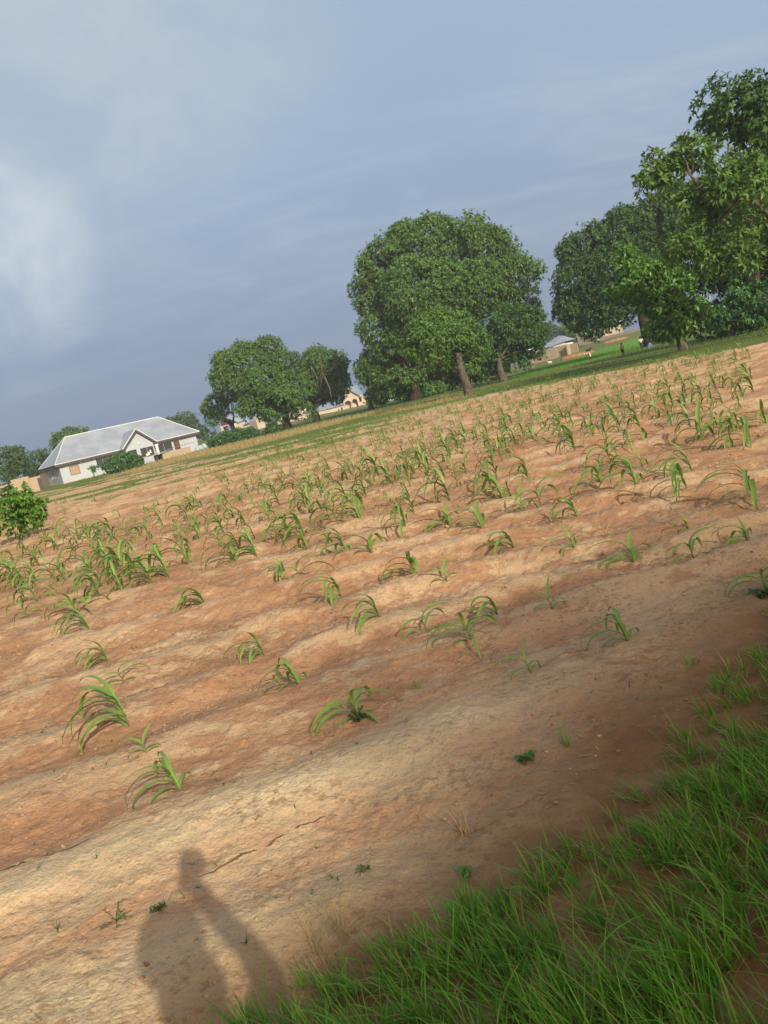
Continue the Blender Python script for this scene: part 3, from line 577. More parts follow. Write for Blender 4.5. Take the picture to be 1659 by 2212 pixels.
MZ=[ # px,py,kind,height in photo units,label
 (278,1568,'big',118,'largest near maize plant, its long broad leaves swept far to the left'),
 (386,1708,'mid',85,'maize plant nearest the phone shadow, with narrow drooping leaves'),
 (320,1640,'thin',52,'thin wilted maize seedling just behind the plant nearest the phone shadow'),
 (270,1478,'thin',48,'thin maize seedling right behind the largest near maize plant'),
 (232,1427,'mid',68,'maize plant with upright yellow green leaf over drooping leaves, behind the largest near plant'),
 (196,1366,'big',75,'leafy maize plant in a left clump, two plants behind the largest near plant'),
 (170,1330,'mid',72,'tall back plant of the left clump of two maize plants'),
 (446,1312,'mid',62,'lone maize plant on the pale crest right of the left clump, leaves arching left'),
 (574,1424,'mid',78,'lone maize plant with an arched left leaf, midway between the left and centre rows'),
 (648,1490,'mid',68,'compact drooping maize plant just left of the plant with the weed at its foot'),
 (776,1553,'mid',96,'maize plant with a green weed mat at its foot, near the centre'),
 (742,1310,'big',80,'full maize plant with strongly drooping leaves in the centre row'),
 (828,1366,'mid',78,'wide maize plant with leaves spread left, in the centre of the field'),
 (925,1374,'thin',66,'slender maize plant with one upright leaf beside the wide centre plant'),
 (1022,1396,'mid',86,'drooping maize plant with a yellow lower leaf right of the slender plant'),
 (1076,1330,'mid',62,'small arched maize plant behind the one with a yellow lower leaf'),
 (1197,1332,'thin',66,'pale green maize plant on a grey crust with dead stalks at its foot'),
 (1357,1395,'mid',76,'shaded maize plant alone on the right, leaves fanned both ways'),
 (1148,1466,'thin',68,'nearest shaded maize plant right of centre, one leaf hooked down'),
 (1112,1190,'mid',58,'arched maize plant beside the furrow right of centre'),
 (1243,1196,'thin',60,'dull maize plant at the edge of the shade with hanging leaves'),
 (1248,1125,'mid',54,'maize plant on the pale crest at the top edge of the shade'),
 (1372,1221,'small',62,'small upright maize plant in the shaded furrow with dry stems beside it'),
 (1500,1215,'thin',66,'shaded maize plant with a broad top leaf right of the small upright one'),
 (1487,1143,'thin',50,'single upright maize leaf on a crest behind the shaded pair'),
 (1618,1180,'small',50,'small shaded maize plant near the right edge'),
 (1656,1282,'mid',70,'shaded maize plant cut by the right edge of the view'),
 (897,1247,'mid',66,'maize plant with a bright yellow green heart leaf, centre of the field'),
 (970,1270,'thin',58,'thin leaning maize plant right of the bright hearted one'),
 (750,1203,'mid',56,'maize plant with one long arched leaf above its own shadow'),
 (807,1208,'small',56,'maize plant with an upright pale leaf beside the arched one'),
 (655,1262,'thin',60,'maize plant with a long leaf lying to the left, left of the centre row'),
 (620,1250,'small',38,'small tangled maize plant at the left end of the centre row'),
 (1042,1148,'mid',64,'maize plant on the pale ridge with a leaf bent to the ground'),
 (972,1133,'small',48,'small curled maize plant just left of the pale ridge plant'),
 (1170,1094,'thin',64,'slim upright maize plant behind the pale ridge'),
 (1135,1106,'thin',58,'thin pale maize plant over a patch of dark weeds'),
 (1086,1078,'mid',64,'broad maize plant with forked top leaves behind the pale ridge'),
 (1626,1083,'big',96,'tall stout maize plant at the right, leaves reaching far left'),
 (1487,1075,'big',76,'maize plant with wide arms standing at the shade line on the right'),
 (1496,1020,'big',82,'tallest maize plant behind the wide armed one on the right'),
 (1376,1063,'mid',72,'open maize plant with one straight top leaf on the right'),
 (1300,1050,'small',46,'small yellowish maize plant left of the open one'),
 (1302,1019,'thin',52,'slender maize plant behind the small yellowish one'),
 (1390,1008,'thin',48,'thin maize plant behind the open one'),
 (1615,957,'big',80,'tall dense maize pair near the right edge with upright leaves'),
 (1566,938,'mid',58,'maize plant with leaves blown left beside the tall dense pair'),
 (1398,955,'mid',44,'yellow stemmed maize plant in the right rows'),
 (1655,915,'mid',66,'light green maize plant at the right edge behind the dense pair'),
 (82,1262,'big',66,'right plant of the leafy maize clump at the left edge'),
 (52,1260,'big',60,'middle plant of the leafy maize clump at the left edge'),
 (34,1262,'big',58,'left plant of the leafy maize clump at the left edge'),
 (330,1262,'big',84,'front plant of the densest maize clump in the left rows'),
 (298,1243,'big',78,'left plant of the densest maize clump in the left rows'),
 (366,1250,'big',80,'right plant of the densest maize clump, leaves turning yellow'),
 (262,1237,'mid',60,'outer left plant of the densest maize clump'),
 (204,1255,'small',34,'tiny maize seedling on bare soil between the two left clumps'),
 (660,1168,'big',66,'maize plant with two raised arms in the middle rows'),
 (626,1166,'mid',62,'upright maize plant left of the one with two raised arms'),
 (790,1112,'big',74,'large arching maize plant with yellowing leaves in the middle rows'),
 (555,1203,'big',66,'tall front maize plant at the left end of the middle rows'),
 (510,1215,'mid',56,'low maize plant beside the tall front one of the middle rows'),
]
random.seed(5); taken=[]
def protoh(o):
    return max(max(v.co.z for v in c.data.vertices) for c in o.children)
for i,(px,py,kd,hp,lab) in enumerate(MZ):
    x,y,_=g0(px,py); dist=math.sqrt(x*x+y*y+H*H); hm=hp*dist*FPX/ (np.linalg.norm(ray(px,py))**2)*1.0*np.linalg.norm(ray(px,py))/FPX
    pr=protos[kd][i%len(protos[kd])]; s=hm/protoh(pr)*1.25; s=max(.5,min(s,3.0))
    plant(pr,x,y,random.uniform(-.45,.45),s,lab,sz=s*.80); taken.append((x,y))
# the rest of the rows
mids=[maize_proto(61+i,[.22,.16,.19,.13][i%4],[9,7,8,6][i%4],[.46,.36,.42,.32][i%4],.8,.65,False,seg=6) for i in range(12)]
random.seed(9); cand=[]
for row in range(9,70):
    v=CR[-1]+(row-(len(CR)-1))*1.05 if row>=len(CR) else CR[row]
    x=-34.
    while x<34:
        x+=random.uniform(.25,.75)*(1 if row<30 else 1.3)
        y=v+random.uniform(-.18,.18)+.03*x-(float(fbm(np.array([x*.5]),np.array([v*.35]),3,5)[0])-.5)*.38
        r=math.hypot(x,y); az=math.degrees(math.atan2(x,y))
        if not -27<az<27 or y<7.2: continue
        if float(sdpoly(np.array([x]),np.array([y]),FIELD)[0])<.6: continue
        # density: thick in the middle rows, thinning to the far left and far edge
        far=1-ss(np.array(r),36,62)*.8; lf=1-float(ss(np.array(-az),6,16)*ss(np.array(r),15,26))*.93
        cl=float(vn(np.array(x*.6),np.array(y*.45),77)); pr=.95*float(far)*lf*(.42+.85*cl)*(1.25 if 9.5<y<22 else 1)
        if y<9.5: pr*=.40
        if az<-10 and 9<y<17: pr=max(pr,.7)
        if az>6 and y<13: pr*=.55
        if random.random()<pr and all((x-a)**2+(y-b)**2>.06 for a,b in taken): cand.append((r,x,y,row)); taken.append((x,y))
cand.sort(); nind=300-len(MZ); print('maize cand',len(cand))
ORD='first second third fourth fifth sixth seventh eighth ninth tenth eleventh twelfth thirteenth fourteenth fifteenth sixteenth seventeenth eighteenth nineteenth twentieth'.split()
def ordw(n): return ORD[n-1] if n<=20 else '%dth'%n
def topx(x,y):
    v=np.array([x,y,-H]); w_=v@cF; return 829.5+FPX*(v@cX)/w_
LMK=[(210,'the left edge shrub'),(450,'the white house'),(660,'the broad mango'),(800,'the arched house'),(950,'the huge mango'),(1060,'the olive tree'),(1180,'the forked tree'),(1300,'the block hut'),(1440,'the children'),(9999,'the young tree')]
info=[]
for (r,x,y,row) in cand[:nind]:
    px=topx(x,y); lm=[b for a,b in LMK if px<a][0]; info.append([r,x,y,row,lm,px])
cells={}
for k_,it in enumerate(info): cells.setdefault((it[3],it[4]),[]).append(k_)
for (r,x,y,row) in []: pass
for key_,ks in cells.items():
    ks.sort(key=lambda q:info[q][5])
    for n_,q in enumerate(ks): info[q].append((n_+1,len(ks)))
for i,(r,x,y,row,lm,px,(n_,tot)) in enumerate(info):
    big=random.random()>=.85; sc_=random.uniform(.8,1.3)*(1.35 if big else 1.0)*(1.08-.26*min(1,max(0,(r-18)/14)))
    size='tall' if big and sc_>1.1 else 'small' if sc_<.9 else 'medium'
    la='%s maize plant in the %s row%s below %s'%(size,ordw(row-1),'' if tot==1 else ', %s from left,'%ordw(n_),lm)
    plant(mids[i%12],x,y,random.uniform(-.6,.6),sc_,la,'maize plants growing in the field')
# remaining far ones: one object
AV=[];AQ=[];AT=[];AR=[];o=0
for i,(r,x,y,row) in enumerate(cand[nind:]):
    pr=mids[i%12].children[0].data if mids[i%12].children[0].name.startswith('foliage') else mids[i%12].children[1].data
    n=len(pr.vertices); V=np.zeros(n*3,np.float32); pr.vertices.foreach_get('co',V); V=V.reshape(-1,3)
    a=random.uniform(-.6,.6); s=random.uniform(.6,1.0); c_,s_2=math.cos(a),math.sin(a)
    V=np.c_[V[:,0]*c_-V[:,1]*s_2,V[:,0]*s_2+V[:,1]*c_,V[:,2]]*s+[x,y,gz(x,y)-.01]
    q=np.zeros(len(pr.polygons)*4,np.int32); pr.loops.foreach_get('vertex_index',q); AV.append(V);AQ.append(q.reshape(-1,4)+o);o+=n
    t=np.zeros(n,np.float32); pr.attributes['tip'].data.foreach_get('value',t); AT.append(t); t2=np.zeros(n,np.float32); pr.attributes['rib'].data.foreach_get('value',t2); AR.append(t2)
if AV: tag(mesh_np('far_maize_rows',np.concatenate(AV),np.concatenate(AQ),MT['maize'],None,True,{'tip':np.concatenate(AT),'rib':np.concatenate(AR)}),kind='stuff')
for m_ in sum(protos.values(),[])+mids:
    if m_.name not in used:
        for c in list(m_.children): bpy.data.objects.remove(c)
        bpy.data.objects.remove(m_)
# ------------------------------------------------------------------ buildings
M_white=pm('white_plaster',(.46,.51,.585),.85,.05,.7); M_roof=pm('roof_sheet',(.50,.52,.54),.42,.06,.35,spec=.5)
def roofmat(name,col,ang=0,metal=.0):
    m=pm(name,col,.42,.13,.5,spec=.5,metal=metal); nt=m.node_tree; b=nt.nodes['Principled BSDF']
    t=N(nt,'ShaderNodeTexCoord'); wv=N(nt,'ShaderNodeTexWave',ins={'Scale':1.25,'Distortion':0}); wv.bands_direction='X'; LK(nt,t.outputs['Object'],wv.inputs[0])
    bn=N(nt,'ShaderNodeBump',ins={'Strength':.5,'Distance':.04}); LK(nt,wv.outputs['Fac'],bn.inputs['Height']); LK(nt,bn.outputs[0],b.inputs['Normal'])
    return m
M_roofc=roofmat('corrugated_roof',(.34,.385,.45)); M_roofb=roofmat('blue_grey_roof',(.30,.36,.44))
M_fascia=pm('dark_fascia',(.085,.085,.10),.7,.1); M_trim=pm('white_trim',(.75,.77,.80),.5,.05); M_loud=pm('louvre_dark',(.075,.08,.09),.5,.2,6)
M_shut=pm('tan_shutter',(.42,.31,.20),.7,.1,3); M_door=pm('brown_door',(.12,.055,.045),.5,.2,3); M_cream=pm('cream_plaster',(.56,.47,.38),.9,.08,.5)
M_tank=pm('pale_blue_paint',(.38,.52,.55),.7,.1,1); M_blue=pm('blue_paint',(.16,.36,.60),.6,.1,1); M_black=pm('black_gap',(.012,.012,.014),.8,.1)
M_white2=pm('white_paint',(.80,.78,.76),.6,.05)
def blockmat(name,a,b,mortar):
    m=bpy.data.materials.new(name); m.use_nodes=True; nt=m.node_tree; p=nt.nodes['Principled BSDF']; t=N(nt,'ShaderNodeTexCoord')
    sp=N(nt,'ShaderNodeSeparateXYZ'); LK(nt,t.outputs['Object'],sp.inputs[0]); cb=N(nt,'ShaderNodeCombineXYZ'); LK(nt,mathn(nt,'ADD',sp.outputs[0],sp.outputs[1]),cb.inputs[0]); LK(nt,sp.outputs[2],cb.inputs[1])
    br=N(nt,'ShaderNodeTexBrick',ins={'Scale':1.0,'Mortar Size':.018,'Brick Width':.46,'Row Height':.23}); br.inputs['Color1'].default_value=(*a,1);br.inputs['Color2'].default_value=(*b,1);br.inputs['Mortar'].default_value=(*mortar,1)
    LK(nt,cb.outputs[0],br.inputs[0]); n=noise(nt,t.outputs['Object'],1.2,5); LK(nt,mix(nt,mapr(nt,n,.4,.7,0,.35),br.outputs[0],mortar),p.inputs['Base Color']); p.inputs['Roughness'].default_value=.95; return m
M_blk=blockmat('sandcrete_block',(.44,.36,.26),(.39,.31,.22),(.28,.22,.16)); M_gblk=blockmat('grey_block',(.22,.19,.17),(.18,.16,.145),(.13,.11,.10)); M_mud=blockmat('mud_block',(.42,.34,.25),(.38,.30,.22),(.30,.23,.16))
def louvre(parent,u0,u1,z0,z1,v=0,mat=None,name='window',bars=3,side=1):
    'window on the front plane (y=v); front is -y'
    f=MB(); t=.05
    for a,b in (((u0-t,v-.05,z0-t),(u0,v-.002,z1+t)),((u1,v-.05,z0-t),(u1+t,v-.002,z1+t)),((u0,v-.05,z0-t),(u1,v-.002,z0)),((u0,v-.05,z1),(u1,v-.002,z1+t))): f.box(a,b)
    n=max(1,int(round((u1-u0)/1.0)))
    for i in range(1,n): x=u0+(u1-u0)*i/n; f.box((x-.02,v-.045,z0),(x+.02,v-.002,z1))
    w_=f.build(name,M_white if mat is None else MT.get('x') or M_fascia,parent)
    p=MB(); p.box((u0,v-.012,z0),(u1,v-.003,z1)); p.build('pane',mat or M_black,w_)
    if mat is None:
        s=MB(); z=z0+.06
        while z<z1-.04: s.add([(u0,v-.034,z-.035),(u1,v-.034,z-.035),(u1,v-.014,z+.03),(u0,v-.014,z+.03)],[(0,1,2,3)]); z+=.13
        s.build('louvre_slats',M_loud,w_)
    return w_
LH=(-42,107); th=R(33); lz=Tz(*LH)
h1=empty('white_house',(LH[0],LH[1],float(lz)),th); tag(h1,'long white bungalow with grey hipped metal roof and a front gable, at the far left','house')
Lh=20.2; Wd=11.0; ov=.55; ez=2.78; rz=6.42
wl=MB(); wl.box((0,0,-.8),(Lh,Wd,ez-.12)); wl.build('wall',M_white,h1)
pl_=MB(); pl_.box((-.04,-.04,-.8),(Lh+.04,-.002,.12)); pl_.box((-.04,-.002,-.8),(-.002,Wd,.12)); pl_.build('plinth',M_cream,h1)
rf=MB(); e0,e1,f0,f1=-ov,Lh+ov,-ov,Wd+ov; ra,rb,rv=3.1,17.2,Wd/2
rf.poly([(e0,f0,ez),(e1,f0,ez),(rb,rv,rz),(ra,rv,rz)]); rf.poly([(e1,f0,ez),(e1,f1,ez),(rb,rv,rz)]); rf.poly([(e1,f1,ez),(e0,f1,ez),(ra,rv,rz),(rb,rv,rz)]); rf.poly([(e0,f1,ez),(e0,f0,ez),(ra,rv,rz)])
roof=rf.build('roof',M_roofc,h1)
tm=MB()
for a,b in (((e0,f0,ez),(e1,f0,ez)),((e1,f0,ez),(rb,rv,rz)),((e0,f0,ez),(ra,rv,rz)),((ra,rv,rz),(rb,rv,rz)),((e0,f1,ez),(e0,f0,ez)),((e0,f1,ez),(ra,rv,rz))):
    tm.tube([np.array(a)+[0,0,.02],np.array(b)+[0,0,.02]],[.055,.055],6)
tm.build('roof_trim',M_trim,roof)
fa=MB(); fa.box((e0+.02,f0+.03,ez-.34),(8.3,f0+.10,ez-.06)); fa.box((13.5,f0+.03,ez-.34),(e1-.02,f0+.10,ez-.06)); fa.box((e0+.02,f0+.10,ez-.34),(e0+.09,f1,ez-.06)); fa.box((e1-.09,f0+.10,ez-.34),(e1-.02,f1,ez-.06)); fa.box((e0+.09,f0+.10,ez-.14),(e1-.09,f1,ez-.12)); fa.build('fascia',M_fascia,h1)
# porch gable, 2 m in front
pv=-2.0; g=MB(); gx0,gx1,gm,gzt=8.85,12.9,10.87,5.0
g.add([(gx0,pv,-.8),(gx1,pv,-.8),(gx1,pv,2.75),(gm,pv,4.75),(gx0,pv,2.75),(gx0,-.003,-.8),(gx1,-.003,-.8),(gx1,-.003,2.75),(gm,-.003,4.75),(gx0,-.003,2.75)],[(0,1,2,3,4),(5,9,8,7,6),(0,4,9,5),(1,6,7,2),(4,3,8,9),(3,2,7,8),(0,5,6,1)])
gab=g.build('porch_gable',M_white,h1)
pr_=MB(); 
for sgn in (-1,1):
    xe=gm+sgn*2.55; pr_.poly([(gm,pv-.45,5.12),(xe,pv-.45,2.72),(xe,3.0 if False else .9,2.72),(gm,4.2,5.12)] if sgn<0 else [(gm,4.2,5.12),(xe,.9,2.72),(xe,pv-.45,2.72),(gm,pv-.45,5.12)])
porf=pr_.build('porch_roof',M_roofc,h1)
tb=MB()
for sgn in (-1,1):
    xe=gm+sgn*2.55; tb.tube([(gm,pv-.47,5.14),(xe,pv-.47,2.74)],[.06,.06],6)
tb.build('gable_trim',M_trim,porf)
gf=MB()
for sgn in (-1,1):
    xe=gm+sgn*2.5; gf.poly([(gm,pv-.40,5.02),(xe,pv-.40,2.66),(xe,pv-.40,2.38),(gm,pv-.40,4.72)][::sgn],(0,.06,0))
gf.build('gable_fascia',M_fascia,h1)
louvre(h1,8.95+.1,10.3,1.15,2.35,pv); louvre(h1,10.85,12.72,1.0,2.3,pv)
louvre(h1,5.0,7.75,1.1,2.28); louvre(h1,13.75,16.22,1.03,2.2); louvre(h1,1.28,2.5,.96,2.1,0,M_shut)
d_=MB(); d_.box((16.55,-.04,0.02),(17.42,-.003,2.2)); dd_=d_.build('door',M_door,h1); d2=MB(); d2.box((16.63,-.055,.15),(17.34,-.0405,1.05));d2.box((16.63,-.055,1.15),(17.34,-.0405,2.1)); d2.build('door_panel',pm('door_panel',(.16,.07,.055),.5,.2,3),dd_)
pil=MB(); pil.box((12.85,pv-.9,-.5),(13.2,pv-.55,2.2)); pil.box((12.75,pv-1.0,2.2),(13.3,pv-.45,2.38)); pil.build('pillar',M_white2,h1)
lam=MB(); lam.lump((2.95,-.16,2.35),(.12,.12,.12),2,0); lam.build('wall_lamp',M_white2,h1); lam=MB(); lam.tube([(10.85,pv-.15,3.1),(10.85,pv-.003,3.1)],[.1,.1],10); lam.build('wall_lamp',M_white2,h1)
# side window (left end wall) built as boxes on x=0 plane
sw=MB(); sw.box((-.045,4.0,.9),(-.003,6.2,2.1)); sww=sw.build('side_window',M_loud,h1); sb=MB()
for k in range(5): sb.box((-.07,4.0+k*.53,.9),(-.0455,4.08+k*.53,2.1))
sb.build('window_bars',M_trim,sww)
cl_=MB(); cl_.add([(11.4,pv-.2,1.0),(12.2,pv-.2,1.1),(12.2,pv-.2,1.7),(11.9,pv-.2,1.5),(11.4,pv-.2,1.3)],[(0,1,2,3,4)])
# laundry: three small cloths hanging at the window
for k,(u,z,ww_,hh_) in enumerate(((11.45,1.05,.25,.35),(11.75,1.1,.28,.5),(12.1,1.35,.2,.45))):
    c=MB(); c.box((u,pv-.11,z),(u+ww_,pv-.08,z+hh_)); o=c.build('cloth',M_white2); o.matrix_world=h1.matrix_world
    o.location=h1.location; o.rotation_euler=(0,0,th); tag(o,['low pale cloth','middle pale cloth, the longest','upper pale cloth'][k]+' drying in front of the gable window of the white house','cloth','cloths drying at the gable window')
# low block shelter with sheet roof before the porch
def on_h1(u,v,z=0): return (LH[0]+math.cos(th)*u-math.sin(th)*v, LH[1]+math.sin(th)*u+math.cos(th)*v, float(lz)+z)
sh_=empty('block_shelter',on_h1(12.6,-5.6),th); tag(sh_,'low tan block shelter roofed with bent metal sheets, in front of the white porch','shelter')
q=MB(); q.box((0,0,-.5),(4.2,1.2,.95)); q.build('wall',M_blk,sh_); q=MB(); q.box((-.9,.1,-.5),(-.75,1.2,.9)); q.box((-.75,1.1,-.5),(-.002,1.2,.9)); q.build('side_wall',M_fascia,sh_)
q=MB(); q.poly([(-1.7,-.4,1.02),(1.2,-.5,1.22),(1.2,1.5,1.22),(-1.7,1.5,1.02)]); q.poly([(1.0,-.4,1.32),(5.0,-.5,1.45),(5.0,1.5,1.45),(1.0,1.5,1.32)]); q.build('roof_sheet',pm('old_sheet',(.20,.25,.24),.6,.2,2),sh_)
# blocks and tarp right of the house
bs=empty('block_stack',(*gp(459,968,112),float(Tz(*gp(459,968,112)))),R(10)); tag(bs,'stack of tan building blocks right of the white house','block stack')
q=MB()
for k in range(5):
    for j in range(3): q.box((-1.3+k*.52+.06*(j%2),-.2,.02+j*.31),(-.82+k*.52+.06*(j%2),.2,.31+j*.31))
q.build('blocks',M_blk,bs)
q=MB(); c=gp(443,974,112)
for k in range(6): q.lump((c[0]-.9+k*.36,c[1]+random.uniform(-.2,.2),Tz(*c)+.3+random.uniform(-.05,.2)),(.35,.3,.4),2,.12)
tag(q.build('tarpaulin',M_tank,None,True),'crumpled pale blue tarpaulin at the right corner of the white house','tarpaulin')
# ---- generic building on a facade line given by two photo points of its base and a distance
def facade(pa,pb,ra,rb_):
    a=at(*pa,ra); b=at(*pb,rb_); L=math.hypot(b[0]-a[0],b[1]-a[1]); return (a[0],a[1],min(a[2],b[2])),math.atan2(b[1]-a[1],b[0]-a[0]),L
def house(name,label,cat,loc,rot): return tag(empty(name,loc,rot),label,cat)
# left mud block building
loc,rot,L=facade((-60,1094),(87,1058),108,107); hb=house('block_building','unfinished roofless mud block building at the left edge','building',(loc[0],loc[1],float(Tz(loc[0],loc[1]))),rot)
q=MB(); 
def wallruns(q,L,Hh,holes,t=.2,v=0):
    'wall along x with rectangular holes (u0,u1,z0,z1)'
    u=0
    for (a,b,c,d) in sorted(holes):
        q.box((u,v,-.8),(a,v+t,Hh)); q.box((a,v,-.8),(b,v+t,c)); q.box((a,v,d),(b,v+t,Hh)); u=b
    q.box((u,v,-.8),(L,v+t,Hh))
wallruns(q,L,1.75,[(L-7.2,L-6.2,.75,1.45),(L-4.4,L-3.5,.9,1.5)]); q.box((L-.2,.2,-.8),(L,5,1.6)); q.box((0,5,-.8),(L,5.2,1.9)); q.box((L-3,0.001,1.751),(L-.9,.199,2.15)); q.build('wall',M_mud,hb)
loc,rot,L=facade((93,1056),(108,1053),118,121); hb=house('block_wall','narrow tan block wall between the trees and the left corner of the white house','wall',(loc[0],loc[1],0),rot)
q=MB(); q.box((-.6,0,-.8),(L+.4,.2,2.0)); q.build('wall',M_mud,hb)
# H3 : cream walls with blue-grey roof behind the mango tree
def zt(px,py,r): return float(at(px,py,r)[2])
r3=190
loc,rot,L=facade((479,934),(516,926),r3,r3-1); hb=house('farmhouse','tan walled house with blue grey roof behind the wide bush and the broad mango tree','house',(loc[0],loc[1],zt(498,930,r3)),rot)
z1=zt(515,912,r3)-hb.location[2]
q=MB(); wallruns(q,L,z1,[(.6,2.4,.3,1.3)]); q.box((L,.1,-1),(L+6.4,.3,z1-.3)); q.box((0,.2,-1),(.2,6,z1)); q.build('wall',M_cream,hb)
q=MB(); q.poly([(1.9,.6,z1+1.7),(L+.4,-.6,z1-.1),(L+1.6,1.0,z1+.5),(L+1.6,4.5,z1+3.0),(1.9,4.0,z1+2.6)]); q.poly([(L+1.4,-.6,z1-.9),(L+6.6,-.8,z1-.2),(L+6.2,3,z1+1.2),(L+2.2,3,z1+1.2)]); q.build('roof',M_roofb,hb)
q=MB()
for k in range(4): q.box((.2+k*.7,1.0,z1+.002),(.28+k*.7,1.08,z1+1.3+.1*k))
q.box((0,1.2,z1-.3),(3.6,3.5,z1+1.2)); q.build('roof_post',M_door,hb)
q=MB(); q.box((L+5.2,.05,-.4),(L+5.7,.0985,z1-.5)); q.build('door',M_black,hb)
for (pa,pb,ht,lab,mt_) in (((541,926),(556,922),1.3,'low grey block wall left of the bushy dark tree, behind the mango tree',M_gblk),((557,924),(572,918),2.4,'tan plaster wall end behind the broad mango tree',M_cream),((599,915),(612,911),1.6,'short pale wall left of the broad mango trunk',M_cream),((626,908),(668,898),1.6,'long low cream wall between the two mango trunks',M_cream)):
    loc,rot,L=facade(pa,pb,185,185); hb=house('compound_wall',lab,'wall',(loc[0],loc[1],loc[2]),rot); q=MB(); q.box((0,0,-1),(L,.25,ht*1.2)); q.box((-.003,-.03,ht*1.2),(L+.003,.28,ht*1.2+.08)); q.build('wall',mt_,hb)
# H4 : gabled cream house with arches
r4=205
loc,rot,L=facade((746,887),(792,873),r4,r4+1.5); z0=zt(770,880,r4)
h4=house('arched_house','cream house with arched porch and blue grey gabled roof between the tree groups','house',(loc[0],loc[1],z0),rot)
def arch(q,u0,u1,z0_,z1_,top,v0,v1):
    'wall panel above an arched opening'
    n=8; m=(u0+u1)/2
    for i in range(n):
        a=math.pi*(i/n);b=math.pi*((i+1)/n); xa=m-(u1-u0)/2*math.cos(a);xb=m-(u1-u0)/2*math.cos(b); za=z1_-(z1_-z0_)*(1-math.sin(a));zb=z1_-(z1_-z0_)*(1-math.sin(b))
        V=[(xa,v0,za),(xb,v0,zb),(xb,v0,top),(xa,v0,top),(xa,v1,za),(xb,v1,zb),(xb,v1,top),(xa,v1,top)]
        q.add(V,[(0,1,2,3),(7,6,5,4),(0,4,5,1),(3,2,6,7)])
s4=L/5.9
q=MB(); 
u=[0,.25,2.0,2.25,3.6,3.85,5.9]; q.box((0,0,-1),(.25*s4,.25,3.0)); q.box((2.0*s4,0,-1),(2.3*s4,.25,3.0)); q.box((3.7*s4,0,-1),(4.0*s4,.25,3.0)); arch(q,.25*s4,2.0*s4,1.5,2.2,3.0,0,.25); arch(q,2.3*s4,3.7*s4,1.5,2.3,3.0,0,.25)
q.box((2.3*s4,.02,-1),(3.2*s4,.2,.9)); q.box((4.0*s4,0,-1),(L,5,3.0)); q.box((0,1.8,-1),(4.0*s4,5,3.0)); q.add([(-.2,0,3.0),(4.0*s4,0,3.0),(1.6*s4,0,5.3),(-.2,.25,3.0),(4.0*s4,.25,3.0),(1.6*s4,.25,5.3)],[(0,1,2),(5,4,3),(0,2,5,3),(2,1,4,5)]); q.build('wall',M_cream,h4)
q=MB(); q.poly([(1.6*s4,-.4,5.45),(4.5*s4,-.4,2.75),(L+.5,3,2.9),(L-.3,5,5.8),(1.6*s4,5,5.8)]); q.poly([(1.6*s4,-.4,5.45),(1.6*s4,5,5.8),(-1.5,5,3.2),(-1.0,-.4,2.9)]); q.build('roof',M_roofb,h4)
q=MB(); q.poly([(1.6*s4,-.43,5.38),(4.55*s4,-.43,2.7),(4.55*s4,-.43,2.45),(1.6*s4,-.43,5.1)],(0,.03,0)); q.build('fascia',M_door,h4)
q=MB(); q.box((4.25*s4,-.03,1.2),(4.85*s4,-.003,2.4)); q.build('window',M_black,h4)
loc,rot,L=facade((692,904),(746,890),r4-4,r4-2); h4b=house('annex_house','low cream building with blue grey sloping roof, left of the arched house','house',(loc[0],loc[1],zt(720,897,r4-3)),rot)
q=MB(); wallruns(q,L,1.9,[(L*.86,L*.93,-.2,1.5),(L*.74,L*.78,.8,1.3)]); q.box((0,4,-1),(L,4.2,2.2)); q.box((0,.21,-1),(.2,4,1.9)); q.build('wall',M_cream,h4b)
q=MB(); q.poly([(L*.45,-.5,1.95),(L+.4,-.5,2.1),(L*.8,4,3.3),(L*.25,4,3.3)]); q.poly([(L*.0,-.3,1.95),(L*.45,-.5,1.95),(L*.25,4,3.3)]); q.build('roof',M_roofb,h4b)
# turquoise/white wall
for (pa,pb,r_,ht,lab,mt_) in (((819,873),(861,863),165,1.5,'white and turquoise painted wall under the low spreading tree',M_tank),((862,862),(885,856),165,1.1,'light blue painted wall left of the dark trunk under the huge mango tree',M_blue),((903,853),(945,843),165,1.2,'pale wall glimpsed under the crown of the huge mango tree',M_tank)):
    loc,rot,L=facade(pa,pb,r_,r_); hb=house('painted_wall',lab,'wall',(loc[0],loc[1],loc[2]),rot); q=MB(); q.box((0,0,-1.2),(L,.25,ht)); q.box((-.003,-.04,ht),(L+.003,.3,ht+.1)); q.build('wall',mt_,hb)
# H5: block hut
r5=178
loc,rot,L=facade((1148,787),(1202,769),r5,r5-3); z0=zt(1175,778,r5)
h5=house('block_hut','unplastered tan block hut with an open right bay, right of the huge mango tree','hut',(loc[0],loc[1],z0),rot)
k5=r5/FPX
q=MB(); wallruns(q,L,2.15,[(L-1.5,L-.75,.7,1.7)]); q.box((L,0,-1),(L+.25,.3,2.2)); q.box((L+.25,1.2,-1),(L+2.6,1.4,1.9)); q.box((L+2.6,0,-1),(L+2.85,1.4,2.2)); q.box((L+.25,0,2.0),(L+2.6,.25,2.2)); q.build('wall',M_blk,h5)
q=MB(); q.box((0,.3,-1),(.25,5,2.1)); q.box((0,5,-1),(L+2.8,5.2,2.1)); q.build('rear_wall',M_blk,h5)
loc,rot,L=facade((1178,760),(1222,748),r5+14,r5+12); hb=house('tin_roof_house','white house with blue grey hipped roof just behind the block hut','house',(loc[0],loc[1],loc[2]),rot)
q=MB(); q.box((0,0,-1.5),(L,5,.8)); q.box((L*.45,-.25,-1.5),(L,-.003,1.1)); q.build('wall',M_white2,hb)
